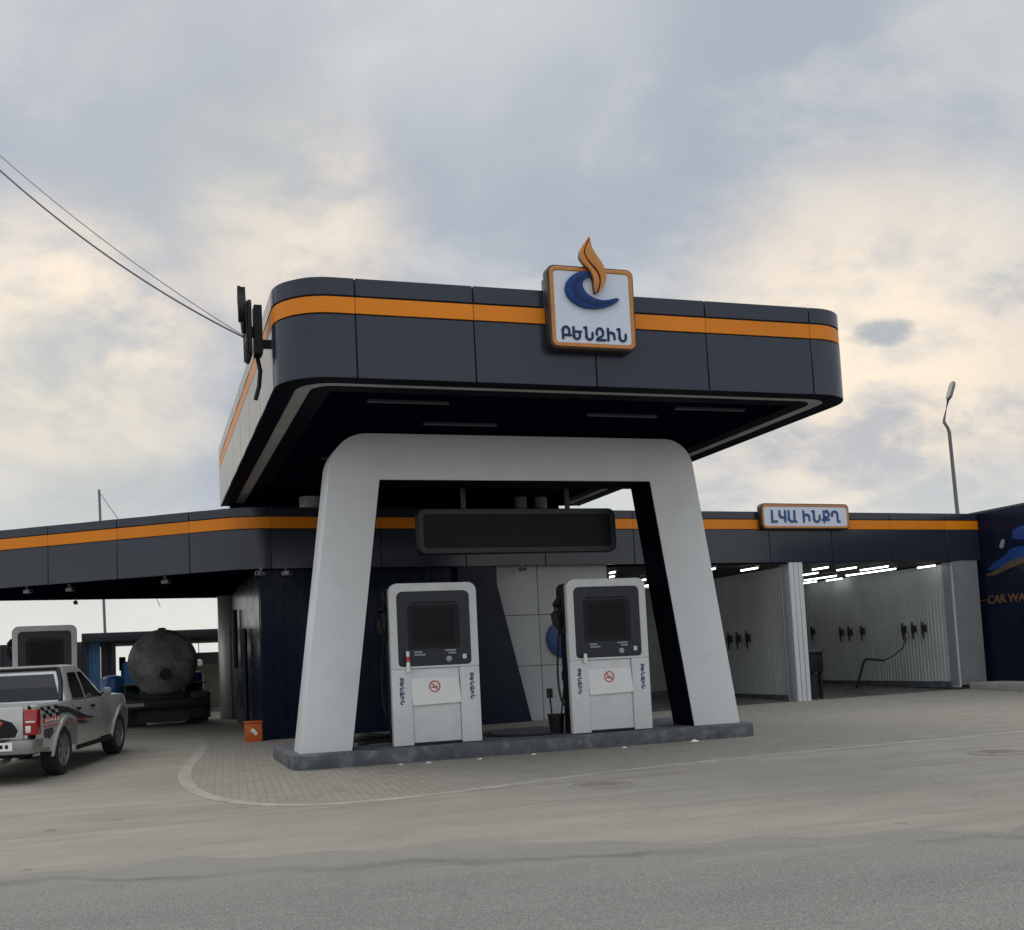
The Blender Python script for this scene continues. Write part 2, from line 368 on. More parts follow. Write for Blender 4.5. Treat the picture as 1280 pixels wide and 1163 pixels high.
def wnoise(scale, detail, rough, off, dist=.4):
    mp = N(nt, 'ShaderNodeMapping'); mp.inputs['Location'].default_value = off; L(cb.outputs[0], mp.inputs['Vector'])
    n = N(nt, 'ShaderNodeTexNoise', Scale=scale, Detail=detail, Roughness=rough, Distortion=dist); L(mp.outputs[0], n.inputs['Vector']); return n.outputs[0]
def wdot(v):
    n = N(nt, 'ShaderNodeVectorMath', operation='DOT_PRODUCT'); L(d, n.inputs[0]); n.inputs[1].default_value = v; return n.outputs['Value']
def wmix(f, a, c):
    mx = N(nt, 'ShaderNodeMix', data_type='RGBA'); L(f, mx.inputs[0])
    for i, q in ((6, a), (7, c)):
        if isinstance(q, tuple): mx.inputs[i].default_value = (*q, 1)
        else: L(q, mx.inputs[i])
    return mx.outputs[2]
n_big = wnoise(2.0, 4, .5, (3.1, 1.7, 0), .3); n_mid = wnoise(4.6, 9, .56, (.4, 5.2, 1), .35); n_fine = wnoise(12, 8, .6, (7, 2, 3), .5)
base = wmix(wr(n_big, .36, .66, 0, 1), (.395, .432, .495), (.55, .575, .595))
base = wmix(wr(n_mid, .48, .74, 0, .6), base, (.68, .685, .66))
base = wmix(wr(n_mid, .30, .47, .65, 0), base, (.375, .415, .475))
glow = None
for v, a, b_, amt in (((-.06, .96, .265), .985, .9995, 1.0), ((.12, .915, .372), .986, .9995, .85), ((.59, .772, .225), .975, .9995, .8), ((.54, .82, .17), .98, .999, .5)):
    g = wr(wdot(v), a, b_, 0, amt); glow = g if glow is None else wm('MAXIMUM', glow, g)
cl = wm('MULTIPLY', glow, wr(wm('MULTIPLY_ADD', n_mid, .7, wm('MULTIPLY', n_fine, .3)), .34, .56, .18, 1))
base = wmix(cl, base, (1.10, .915, .685))
for v, a, b_, amt in (((.052, .89, .452), .988, .9995, .6), ((-.085, .979, .182), .987, .9985, .95)):
    g = wm('MULTIPLY', wr(wdot(v), a, b_, 0, amt), wr(n_mid, .40, .70, 1, .45)); base = wmix(g, base, (.45, .49, .50))
vs_ = N(nt, 'ShaderNodeVectorMath', operation='SUBTRACT'); L(d, vs_.inputs[0]); vs_.inputs[1].default_value = (.5946, .7616, .2576)
def wax(v):      # squared distance from the little cloud along one of its axes
    n = N(nt, 'ShaderNodeVectorMath', operation='DOT_PRODUCT'); L(vs_.outputs[0], n.inputs[0]); n.inputs[1].default_value = v; return wm('MULTIPLY', n.outputs['Value'], n.outputs['Value'])
q_ = wm('ADD', wax((.788 / .034, -.615 / .034, 0)), wax((-.159 / .013, -.203 / .013, .966 / .013)))
sc_ = wm('MULTIPLY', wr(wm('ADD', q_, wm('MULTIPLY_ADD', n_fine, 2.4, -1.2)), 0, 1.0, .75, 0), wr(q_, .6, 2.2, 1, 0))
base = wmix(sc_, base, (.34, .39, .43))
hz = wr(sp.outputs[2], .02, .19, .75, 0); base = wmix(hz, base, (.80, .805, .755))
lo = wr(sp.outputs[2], -.05, 0, 1, 0); base = wmix(lo, base, (.25, .235, .21))
bg2 = N(nt, 'ShaderNodeBackground', Strength=1.0); L(base, bg2.inputs[0])
zen = wr(sp.outputs[2], .50, .95, 1.0, 2.5); bck = wr(wdot((.318, .944, .084)), -.6, .45, 1.35, 1.0)
L(wm('MULTIPLY', zen, bck), bg2.inputs['Strength'])     # an overcast sky is brightest overhead; added brightness behind camera lights fronts
ms = N(nt, 'ShaderNodeMixShader'); ms.inputs[0].default_value = .94; L(bg1.outputs[0], ms.inputs[1]); L(bg2.outputs[0], ms.inputs[2]); L(ms.outputs[0], out.inputs[0])
sd = bpy.data.lights.new('sun', 'SUN'); sd.energy = .6; sd.angle = R(25); sd.color = (1, .93, .82); so = bpy.data.objects.new('sun', sd); COL.objects.link(so)
sv = Vector((math.sin(SUN_AZ) * math.cos(SUN_EL), math.cos(SUN_AZ) * math.cos(SUN_EL), math.sin(SUN_EL)))
so.rotation_euler = sv.to_track_quat('Z', 'Y').to_euler()
S.view_settings.view_transform = 'Standard'; S.view_settings.look = 'None'; S.view_settings.exposure = .12; S.view_settings.gamma = 1
S.render.engine = 'CYCLES'; S.cycles.max_bounces = 6; S.cycles.use_denoising = True

# ------------------------------------------------------------------ ground
def zg(y): return .02 * min(max(0.0, y - 19), 14)
def sheet(name, poly, lift, m):
    bm = bmesh.new(); bm.faces.new([bm.verts.new((x, y, 0)) for x, y in poly])
    for yc in (19.0, 33.0):
        bmesh.ops.bisect_plane(bm, geom=bm.verts[:] + bm.edges[:] + bm.faces[:], plane_co=(0, yc, 0), plane_no=(0, 1, 0))
    for v in bm.verts: v.co.z = zg(v.co.y) + lift
    bmesh.ops.recalc_face_normals(bm, faces=bm.faces)
    for f in bm.faces:
        if f.normal.z < 0: f.normal_flip()
    me = bpy.data.meshes.new(name); bm.to_mesh(me); bm.free(); me.materials.append(m)
    o = bpy.data.objects.new(name, me); COL.objects.link(o); return structure(o)
sheet('ground', [(-1500, -1500), (1500, -1500), (1500, 1500), (-1500, 1500)], 0, M['lot'])
# road: asphalt with a ragged edge running down to the right
edge = []; x = -60.0
while x < 60:
    y = 9.1 - .335 * x + .22 * math.sin(x * .9) + .10 * math.sin(x * 2.7 + 1) + random.uniform(-.05, .05) + .12 * math.sin(x * 6.1)
    edge.append((x, y)); x += .22
sheet('road', [(60, -60), ] + edge[::-1] + [(-60, -60)], .004, M['road'])
# paved apron with a kerb band round it
band = [(.95, 22.0), (.80, 20.4), (.62, 19.0), (.44, 17.3), (.38, 15.8), (.42, 14.6), (.55, 13.6), (.80, 12.75), (1.15, 12.2), (1.6, 11.92), (2.2, 11.84), (2.9, 11.93), (3.6, 12.1), (4.5, 12.4), (5.4, 12.66), (6.5, 12.86), (7.7, 13.02), (9.5, 13.16), (12.3, 13.3), (16, 13.5), (22, 13.8), (30, 14.2)]
def smoothline(p, it=2):
    for _ in range(it):
        q = [p[0]]
        for a, b in zip(p, p[1:]): q += [(a[0]*.75+b[0]*.25, a[1]*.75+b[1]*.25), (a[0]*.25+b[0]*.75, a[1]*.25+b[1]*.75)]
        p = q + [p[-1]]
    return p
band = [(x + .2 * max(0, min(1, (2.6 - x) / 1.4)), y) for x, y in band]; band = smoothline(band)
def offset(p, dist):
    out = []
    for i in range(len(p)):
        a = Vector(p[max(i-1, 0)]); b = Vector(p[min(i+1, len(p)-1)]); t = (b - a).normalized()
        out.append((p[i][0] + t.y * dist, p[i][1] - t.x * dist))
    return out
sheet('paving', band + [(30, 30), (.95, 30)], .004, M['paver'])
kb = bmesh.new()
ob = offset(band, .17); rows = []
kbm = MB(); kbm.grid([[(a[0], a[1], zg(a[1]) + .007), (b[0], b[1], zg(b[1]) + .007), (b[0], b[1], zg(b[1]) - .03), (a[0], a[1], zg(a[1]) - .03)] for a, b in zip(band, ob)], closed=True)
kb.free(); structure(kbm.build('kerb_band', M['kerb_pale']))
# raised pavement along the navy wing
b = MB(); b.prism([(20.0, 12), (20.83, 12), (20.83, 23.2), (19.95, 23.2), (19.95, 22.9)], lambda u, v, w: (u, v, w), -.05, .26)
structure(b.build('pavement', M['kerb'], bevel=.02))

def manhole(x, y, r, label):
    t = thing('manhole_cover', label, 'manhole cover', (x, y, .0))
    b = MB(); fl = lambda a, c, h: (x + a, y + c, h)
    b.lathe([(r, .0), (r, .012), (r * .9, .013), (r * .9, .0)], fl, 40); b.build('frame', M['kerb'], t, smooth=30)
    b = MB(); b.lathe([(r * .87, .002), (r * .87, .013), (r * .80, .016)], fl, 40)
    for k in range(6):
        for j in range(-3, 4):
            if abs(j) < 3 or k in (2, 3): b.box(x - r*.62 + k * r*.21, x - r*.62 + k * r*.21 + r*.12, y + j * r*.17 - r*.05, y + j * r*.17 + r*.05, .016, .020)
    b.build('lid', M['iron'], t, smooth=30)
manhole(4.77, 11.42, .36, 'round brownish manhole cover in the forecourt in front of the pump island')
manhole(9.95, 11.15, .36, 'round pale manhole cover in the forecourt at the right edge')

# ------------------------------------------------------------------ canopy
X0, X1, Y0, Y1, CZ0, CZ1, CR = 1.60, 9.78, 13.05, 23.9, 4.92, 6.165, .66
def loop(ins=0.0, n=10):
    r = CR - ins * .8; x0, x1, y0 = X0 + ins, X1 - ins, Y0 + ins; p = [(x0, Y1 - ins)]
    for k in range(n + 1):
        t = R(180 + 90 * k / n); p.append((x0 + r + r * math.cos(t), y0 + r + r * math.sin(t)))
    for k in range(n + 1):
        t = R(270 + 90 * k / n); p.append((x1 - r + r * math.cos(t), y0 + r + r * math.sin(t)))
    p.append((x1, Y1 - ins)); return p
def cut_path(p, a, b):
    out = []; s = 0
    for q0, q1 in zip(p, p[1:]):
        q0, q1 = Vector(q0), Vector(q1); l = (q1 - q0).length
        for t in (a, b):
            pass
        if s + l > a and s < b:
            t0 = max(0, (a - s) / l); t1 = min(1, (b - s) / l)
            if not out: out.append(tuple(q0.lerp(q1, t0)))
            out.append(tuple(q0.lerp(q1, t1)))
        s += l
    return out
def plen(p): return sum((Vector(b) - Vector(a)).length for a, b in zip(p, p[1:]))
def at_len(p, pred):
    s = 0
    for a, b in zip(p, p[1:]):
        l = (Vector(b) - Vector(a)).length
        for k in range(50):
            q = Vector(a).lerp(Vector(b), k / 50)
            if pred(q): return s + l * k / 50
        s += l
    return s
def wall_strip(mb, p, z0, z1, th, lift=0.0):
    """closed solid following path p, outer face offset by lift to the right of travel, thickness th inward"""
    o_ = offset(p, lift); i_ = offset(p, lift - th); rows = []
    for a, c in zip(o_, i_): rows.append([(a[0], a[1], z0), (a[0], a[1], z1), (c[0], c[1], z1), (c[0], c[1], z0)])
    mb.grid(rows, closed=True); n = len(mb.v)
    k = len(rows) * 4; o0 = n - k
    mb.f += [(o0, o0 + 1, o0 + 2, o0 + 3), (n - 1, n - 2, n - 3, n - 4)]; mb.m += [mb.mi, mb.mi]
def panels(mb, p, cuts, z0, z1, th, gap=.014, lift=0.0):
    c = [0] + list(cuts) + [plen(p)]
    for a, b in zip(c, c[1:]): wall_strip(mb, cut_path(p, a + gap / 2, b - gap / 2), z0, z1, th, lift)
P = loop(); LEN = plen(P)
front = [at_len(P, lambda q, xx=xx: q.y < Y0 + .05 and q.x >= xx) for xx in (2.44, 4.04, 5.63, 7.25, 8.89)]
sidel = Y1 - (Y0 + CR)
cuts = [sidel - .02 - 1.6 * k for k in range(5, -1, -1)] + front + [LEN - sidel + .02 + 1.6 * k for k in range(6)]
canopy = thing('canopy', 'large graphite petrol station canopy with rounded corners and an orange stripe over the pumps', 'canopy', (5.58, 18, 4.92))
mb = MB(); panels(mb, P, cuts, CZ0, 5.705, .05); panels(mb, P, cuts, 5.945, CZ1, .05); mb.build('fascia', M['acp'], canopy, bevel=.006, seg=1)
mb = MB(); panels(mb, P, cuts, 5.725, 5.925, .05, .008, -.004); mb.build('orange_stripe', M['orange'], canopy, smooth=30)
mb = MB(); wall_strip(mb, P, CZ0 + .01, CZ1 - .01, .06, -.03); mb.build('backing', M['joint'], canopy, smooth=30)
mb = MB(); wall_strip(mb, [(X1 - .1, Y1 - .03), (X0 + .1, Y1 - .03)], CZ0, CZ1 - .02, .05); mb.build('rear_fascia', M['acp'], canopy)
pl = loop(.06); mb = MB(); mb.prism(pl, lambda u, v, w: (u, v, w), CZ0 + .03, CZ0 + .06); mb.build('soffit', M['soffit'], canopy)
mb = MB(); mb.prism(loop(.1), lambda u, v, w: (u, v, w), CZ1 - .12, CZ1 - .09); mb.build('roof_deck', M['roof'], canopy)
mb = MB(); a = loop(.27); c = loop(.46); rows = [[(p[0], p[1], CZ0 + .012), (q[0], q[1], CZ0 + .012), (q[0], q[1], CZ0 + .03), (p[0], p[1], CZ0 + .03)] for p, q in zip(a, c)]
mb.grid(rows, closed=True); mb.build('light_strip', M['strip'], canopy)
mb = MB(); a = loop(.02); c = loop(.27); rows = [[(p[0], p[1], CZ0 - .004), (q[0], q[1], CZ0 - .004), (q[0], q[1], CZ0 + .028), (p[0], p[1], CZ0 + .028)] for p, q in zip(a, c)]
mb.grid(rows, closed=True); mb.build('edge_trim', M['lining'], canopy)
mb = MB(); a = loop(.46); c = loop(.72); rows = [[(p[0], p[1], CZ0 + .006), (q[0], q[1], CZ0 + .006), (q[0], q[1], CZ0 + .028), (p[0], p[1], CZ0 + .028)] for p, q in zip(a, c)]
mb.grid(rows, closed=True); mb.build('inner_trim', M['lining'], canopy)
for x0, x1, y in ((2.89, 4.0, 14.25), (3.97, 5.09, 15.54), (6.23, 7.34, 14.70), (7.38, 8.51, 14.15), (2.9, 4.0, 18.4), (7.3, 8.5, 18.4), (5.0, 6.2, 20.2)):
    mb = MB(); mb.box(x0, x1, y - .035, y + .035, CZ0 - .002, CZ0 + .03); mb.build('soffit_lamp', M['soffit_lamp'], canopy)
for x, r in ((3.32, .21), (7.95, .14), (8.42, .14)):
    mb = MB(); mb.lathe([(r, 4.50), (r, CZ0 + .03)], lambda a, b, h, x=x: (x + a, 22.8 + b, h), 24); mb.build('stub_column', M['portal' if r > .2 else 'grey_panel'], canopy, smooth=40)

# ------------------------------------------------------------------ portal frame
PY0, PY1 = 16.15, 16.87
portal = thing('portal_frame', 'silver portal frame with two splayed legs standing on the pump island under the canopy', 'portal frame', (5.65, 16.5, .21))
ZI = .21
oc = rounded([(9.25, ZI), (8.62, 4.905), (2.74, 4.905), (2.11, ZI)], (0, .50, .58, 0), 14)
arch = oc + [(2.86, ZI), (3.41, 4.20), (7.88, 4.20), (8.42, ZI)]
mb = MB(); mb.prism(arch, lambda u, v, w: (u, w, v), PY0, PY1); mb.build('cladding', M['portal'], portal, bevel=.008, seg=2)
mb = MB(); li = [(2.86, ZI), (3.41, 4.20), (7.88, 4.20), (8.42, ZI)]; lj = [(2.875, ZI), (3.424, 4.187), (7.866, 4.187), (8.405, ZI)]
rows = [[(p[0], y, p[1]) for p, y in ((p, PY0 + .012), (p, PY1 - .002), (q, PY1 - .002), (q, PY0 + .012))] for p, q in zip(li, lj)]
mb.grid(rows, closed=True); mb.f += [(0, 1, 2, 3), (15, 14, 13, 12)]; mb.m += [0, 0]; mb.build('inner_lining', M['lining'], portal)

# ------------------------------------------------------------------ pump islands
def island(name, x0, x1, y0, y1, zb, label):
    t = MB(); o = rrect(x0, x1, y0, y1, .28, 6)
    t.prism(o, lambda u, v, w: (u, v, w), zb - .02, zb + .21)
    return tag(t.build(name, M['concrete_dark'], bevel=.025, seg=2), label, 'pump island')
island('pump_island', 1.96, 9.42, 15.83, 18.6, 0, 'long dark grey concrete pump island with chipped edges beneath the portal frame')
island('pump_island', -3.8, -.45, 26.6, 28.8, .055, 'short pump island behind the pickup carrying the far left dispenser')

# ------------------------------------------------------------------ fuel dispensers
def dispenser(label, nozzle_side=-1):
    t = thing('fuel_dispenser', label, 'fuel dispenser', (0, 0, 0), 'fuel dispensers')
    W = .68; H = 2.41
    f = lambda u, v, w: (u, -w, v)
    def pt(name, mb, m, par=t, **k): return mb.build(name, m, par, **k)
    # front frame : outline minus bezel opening, minus lower door opening
    body = rounded([(-W, 0), (-.37, 0), (-.37, 1.06), (.37, 1.06), (.37, 0), (W, 0), (W, H), (-W, H)], (0, 0, 0, 0, 0, 0, .13, .13), 8)
    op = rrect(-.56, .56, 1.14, 2.28, .09, 5)
    mb = MB(); mb.prism([(-W, 0), (-.372, 0), (-.372, 1.13), (-W, 1.13)], f, -.12, .0); pt('pillar', mb, M['pump_white'], bevel=.012)
    mb = MB(); mb.prism([(.372, 0), (W, 0), (W, 1.13), (.372, 1.13)], f, -.12, .0); pt('pillar', mb, M['pump_white'], bevel=.012)
    o1 = rounded([(W, H), (-W, H), (-W, 1.13), (W, 1.13)], (.13, .13, .001, .001), 5); i1 = rounded([(.565, 2.285), (-.565, 2.285), (-.565, 1.165), (.565, 1.165)], (.09, .09, .06, .06), 5)
    mb = MB(); mb.ring(o1, i1, f, -.12, .0); pt('head_frame', mb, M['pump_white'], bevel=.006, seg=1)
    mb = MB(); mb.prism([(-.365, .03), (.365, .03), (.365, 1.128), (-.365, 1.128)], f, -.10, -.028)
    dr = pt('lower_door', mb, M['pump_white'], bevel=.006)
    mb = MB(); mb.box(-.365, .365, .0255, .028, .60, .612); mb.build('door_seam', M['joint'], dr)
    mb = MB(); mb.prism(rrect(-.563, .563, 1.168, 2.283, .09, 5), f, -.10, -.022); bz = pt('bezel', mb, M['bezel'], bevel=.004, seg=1)
    mb = MB(); mb.prism(rrect(-.40, .40, 1.42, 2.08, .03, 3), f, -.022, -.016); mb.build('screen_surround', M['black'], bz)
    mb = MB(); mb.prism(rrect(-.32, .32, 1.50, 2.02, .02, 3), f, -.016, -.0135); mb.build('screen', M['screen'], bz)
    mb = MB(); mb.box(-.34, .36, .008, .014, 2.10, 2.125); mb.build('screen_visor', M['black'], bz)
    for cx, cz, w_ in ((-.26, 1.375, .13), (-.23, 1.335, .17), (.24, 1.385, .17), (.27, 1.345, .12)):
        mb = MB(); mb.box(cx - w_ / 2, cx + w_ / 2, .012, .022, cz - .011, cz + .011)
        mb.build('key_row', M['grey_key'], bz)
    mb = MB(); mb.lathe([(.045, .022), (.045, .008), (.03, .004)], lambda a, c, h: (.215 + a, h, 1.255 + c), 18); mb.build('card_reader', M['grey_key'], bz, smooth=40)
    mb = MB(); mb.prism(rrect(.43, .49, 1.25, 1.32, .01, 2), f, -.022, -.014); mb.build('sticker', M['pump_white'], bz)
    # indicator post at the lower corner of the bezel
    mb = MB(); mb.lathe([(.028, 1.09), (.028, 1.22), (.02, 1.235)], lambda a, c, h: (-.43 + a, -.035 + c, h), 12)
    post = pt('beacon_post', mb, M['paper'], smooth=40)
    mb = MB(); mb.lathe([(.0295, 1.235), (.0295, 1.30), (.018, 1.315)], lambda a, c, h: (-.43 + a, -.035 + c, h), 12); mb.build('beacon_cap', M['red'], post, smooth=40)
    mb = MB(); mb.lathe([(.026, 1.315), (.026, 1.385), (.012, 1.395)], lambda a, c, h: (-.43 + a, -.035 + c, h), 12); mb.build('beacon_tip', M['paper'], post, smooth=40)
    # dark cabinet behind
    mb = MB(); mb.box(-.645, .645, .12, .46, .02, 2.36); cab = pt('cabinet', mb, M['black'], bevel=.02)
    mb = MB(); mb.box(-.62, .62, .02, .46, -.002, .035); pt('plinth', mb, M['joint'])
    for s in (nozzle_side,):
        mb = MB(); mb.prism(rounded([(.10, 1.55), (.42, 1.55), (.42, 2.33), (.10, 2.33)], (.05, .05, .08, .08), 4), lambda u, v, w: (s * w, u, v), .60, .70); pt('nozzle_boot', mb, M['black'], bevel=.012)
        mb = MB(); mb.tube([(s * .70, .30, 2.12), (s * .77, .27, 2.02), (s * .80, .26, 1.88), (s * .79, .25, 1.75), (s * .73, .26, 1.66)], [.05, .062, .066, .058, .035], 10); nz = pt('nozzle', mb, M['rubber'], smooth=50)
        mb = MB(); mb.tube([(s * .80, .25, 1.98), (s * .83, .22, 1.88), (s * .81, .22, 1.78)], .012, 6); mb.build('trigger', M['dark_steel'], nz, smooth=50)
        pth = []
        for k in range(13):
            tt = k / 12; pth.append((s * (.70 + .05 * math.sin(tt * math.pi)), .34 + .05 * math.sin(tt * 5), 1.68 - 1.35 * math.sin(tt * math.pi * .5) + .12 * tt))
        mb = MB(); mb.tube(pth, .018, 8); pt('hose', mb, M['rubber'], smooth=50)
    # vertical lettering on both pillars
    for x, z in ((-.53, .80), (.555, .83)):
        for lt in stroke_text('ԲԵՆԶԻՆ', lambda u, v, w, x=x, z=z: (x + v, -.001 - w, z - u), .40, .066, .0155, .004): lt.build('letter', M['navy_letter'], t)
    # white notice with no smoking mark
    mb = MB(); mb.prism([(-.37, .585), (.375, .60), (.345, .985), (-.385, .985)], f, -.004, .006)
    nt_ = pt('paper_notice', mb, M['paper'])
    mb = MB(); cx, cz, rr = -.03, .855, .088
    c1 = [(cx + rr * math.cos(R(k * 12)), cz + rr * math.sin(R(k * 12))) for k in range(30)]; c2 = [(cx + rr * .80 * math.cos(R(k * 12)), cz + rr * .80 * math.sin(R(k * 12))) for k in range(30)]
    mb.ring(c1, c2, f, .0062, .0085)
    a = Vector((.707, -.707)); n = Vector((.707, .707)) * .009; q = [Vector((cx, cz)) - a * .075 - n, Vector((cx, cz)) + a * .075 - n, Vector((cx, cz)) + a * .075 + n, Vector((cx, cz)) - a * .075 + n]
    mb.prism([tuple(p) for p in q], f, .0086, .010); mb.build('no_smoking_mark', M['red'], nt_)
    mb = MB(); mb.box(cx - .055, cx + .03, -.0080, -.0062, cz - .02, cz - .004); mb.box(cx + .034, cx + .046, -.0080, -.0062, cz - .02, cz - .004)
    mb.tube([(cx + .04, -.0075, cz + .002), (cx + .03, -.0075, cz + .02), (cx + .045, -.0075, cz + .04)], .003, 5); mb.build('cigarette_mark', M['black'], nt_)
    return t
d1 = dispenser('left one of the two front dispensers, beside the slanting left portal leg')
d2 = copy_tree(d1); d3 = copy_tree(d1)
for c in [q for q in d2.children if q.name.startswith('beacon_post')]:
    for g in list(c.children): bpy.data.objects.remove(g)
d1.location = (4.16, 16.15, .22); d1.rotation_euler.z = R(0)
d2.location = (7.0, 16.15, .22); d2['label'] = 'right one of the two front dispensers, before the white tiled wall'
d3.location = (-2.12, 27.3, .268); d3['label'] = 'far light grey dispenser showing above the roof of the silver pickup'

# squeegee bucket and hose on the island
t = thing('brush_bucket', 'small black bucket holding two brushes beside the right hand dispenser', 'bucket', (6.28, 16.75, .21))
fl = lambda a, b, h: (6.22 + a, 16.62 + b, h)
mb = MB(); mb.lathe([(.10, .21), (.135, .50), (.145, .50), (.145, .52), (.12, .52), (.09, .24)], fl, 18); mb.build('pail', M['black'], t, smooth=40)
for dx, tip, hh in ((-.05, (-.09, .0), .80), (.05, (.19, .02), 1.06)):
    mb = MB(); mb.tube([(6.22 + dx, 16.62, .26), (6.22 + tip[0], 16.62 + tip[1], hh)], .014, 8); br = mb.build('brush', M['black'], t, smooth=40)
    mb = MB(); mb.box(6.22 + tip[0] - .045, 6.22 + tip[0] + .045, 16.59 + tip[1], 16.65 + tip[1], hh - .02, hh + .13); mb.build('brush_head', M['rubber'], br, bevel=.01)
pts = []
for k in range(60):
    a = k * .42; r = .30 + .05 * math.sin(k * .7); pts.append((3.42 + r * 1.1 * math.cos(a), 17.1 + r * math.sin(a), .235 + .0022 * k + .012 * math.sin(k * 1.3)))
mb = MB(); mb.tube(pts, .022, 8); tag(mb.build('coiled_hose', M['rubber'], smooth=50), 'black hose coiled on the island floor behind the left portal leg', 'hose')
mb = MB(); mb.tube([(6.12, 16.5, .232), (5.9, 16.42, .232), (5.6, 16.5, .232), (5.3, 16.75, .232), (5.15, 17.1, .232), (5.4, 17.5, .232)], .02, 8)
tag(mb.build('loose_hose', M['rubber'], smooth=50), 'thin black hose lying on the island between the two dispensers', 'hose')

# ------------------------------------------------------------------ hanging board
t = thing('hanging_board', 'dark blank display board with rounded corners hanging above the pumps', 'display board', (5.95, 17.2, 3.55))
f = lambda u, v, w: (u, 17.2 - w, v)
mb = MB(); mb.prism(rrect(4.22, 7.70, 3.165, 3.91, .13, 6), f, -.16, 0); mb.build('housing', M['black'], t, bevel=.012)
mb = MB(); mb.ring(rrect(4.23, 7.69, 3.175, 3.90, .125, 6), rrect(4.32, 7.60, 3.265, 3.81, .07, 6), f, .001, .016); mb.build('rim', M['bezel'], t, bevel=.004, seg=1)
mb = MB(); mb.prism(rrect(4.325, 7.595, 3.27, 3.805, .07, 6), f, .0, .006); mb.build('panel', M['screen'], t)
for x, m_ in ((5.03, 'steel'), (6.86, 'black')):
    mb = MB(); mb.box(x - .035, x + .035, 17.25, 17.32, 3.9, 4.95); mb.build('hanger', M['dark_steel'], t, bevel=.006)

# ------------------------------------------------------------------ signs
ZS = 7.271                       # outline units per pixel of the sign drawing
FLAME_A = [(488,45),(455,95),(415,145),(391,205),(391,260),(415,308),(465,352),(498,405),(511,460),(507,520),(519,586),(541,540),(557,490),(556,432),(535,387),(495,337),(455,287),(430,237),(424,197),(446,140),(472,90)]
FLAME_B = [(490,48),(479,98),(452,150),(437,195),(443,230),(468,277),(510,325),(551,373),(573,420),(573,480),(557,545),(536,582),(585,530),(618,470),(628,400),(608,330),(575,270),(535,215),(506,160),(493,100)]
WAVE = [(488,378),(430,371),(360,385),(300,425),(260,480),(247,540),(262,600),(305,652),(370,692),(440,713),(530,717),(620,702),(690,672),(745,637),(757,622),(722,610),(650,630),(580,634),(520,618),(465,590),(430,550),(411,505),(418,465),(450,432),(490,418),(500,398)]
WAVE_IN = [(440,398),(370,425),(320,480),(312,540),(345,600),(410,655),(500,680),(600,668),(680,645),(600,652),(510,648),(430,618),(375,565),(358,510),(380,450)]
def smooth_poly(p, it=2):
    q = list(p)
    for _ in range(it):
        r = []
        for i in range(len(q)):
            a = q[i]; c = q[(i + 1) % len(q)]; r += [(a[0]*.8+c[0]*.2, a[1]*.8+c[1]*.2), (a[0]*.2+c[0]*.8, a[1]*.2+c[1]*.8)]
        q = r
    return q
def logo_sign(name, label, fn, base, th=.16, pal=None):
    """pal replaces every finish. fn(u, v, w): u right, v up (from the plate centre), w outwards"""
    t = thing(name, label, 'sign', base); W, H = .605, .55
    K = lambda k: M[pal or k]
    def uv(p): return ((p[0] - 505) / 810 * 1.21, -(p[1] - (305 + (p[0] - 95) * .035) - 382) / 770 * 1.10)
    mb = MB(); mb.prism(rrect(-W, W, -H, H, .10, 6), fn, -th, .0); mb.build('plate', K('sign_edge'), t, bevel=.012)
    mb = MB(); mb.ring(rrect(-W + .026, W - .026, -H + .026, H - .026, .08, 6), rrect(-W + .075, W - .075, -H + .075, H - .075, .045, 6), fn, .001, .022); mb.build('rim', K('sign_orange'), t, bevel=.006, seg=1)
    mb = MB(); mb.prism(rrect(-W + .078, W - .078, -H + .078, H - .078, .045, 6), fn, .0, .012); mb.build('face', K('sign_white'), t)
    mb = MB(); mb.prism([uv(p) for p in smooth_poly(WAVE)], fn, .014, .055); wv = mb.build('wave', K('blue'), t, bevel=.014, seg=2)
    mb = MB(); mb.prism([uv(p) for p in smooth_poly(WAVE_IN)], fn, .054, .062); mb.build('wave_crest', K('navy_letter'), wv)
    mb = MB(); mb.prism([uv(p) for p in smooth_poly(FLAME_A)], fn, .062, .10); mb.prism([uv(p) for p in smooth_poly(FLAME_B)], fn, .062, .10); fl_ = mb.build('flame', K('sign_orange'), t, bevel=.006, seg=2)
    back = [(488,52),(455,105),(418,150),(396,205),(396,258),(465,348),(510,460),(510,520),(520,580),(536,578),(582,526),(612,470),(622,400),(570,272),(506,165)]
    mb = MB(); mb.prism([uv(p) for p in smooth_poly(back)], fn, .0, .063); mb.build('flame_back', K('sign_edge'), fl_)
    for lt in stroke_text('ԲԵՆԶԻՆ', lambda u, v, w: fn(u + .012, v - .345, .012 + w), .92, .185, .030, .012): lt.build('letter', K('navy_letter'), t)
    return t
sx, sz = 5.60, 5.905
logo_sign('logo_sign', 'square white sign with orange flame and blue wave on the front of the canopy', lambda u, v, w: (sx + u, 12.87 - w, sz + v), (sx, 12.9, sz))
mb = MB(); mb.box(sx - .45, sx + .45, 12.98, 13.06, sz - .35, sz + .25); mb.box(sx - .60, sx - .48, 12.88, 13.1, sz - .05, sz + .40); tag(mb.build('sign_bracket', M['galv']), 'grey mounting bracket between the flame sign and the canopy front', 'bracket')
sy, sz2 = 14.15, 5.76
logo_sign('logo_sign', 'thin dark sign seen edge-on at the left side of the canopy', lambda u, v, w: (1.33 - w, sy - u * .40, sz2 + v * .66), (1.35, sy, sz2), .05, 'black')
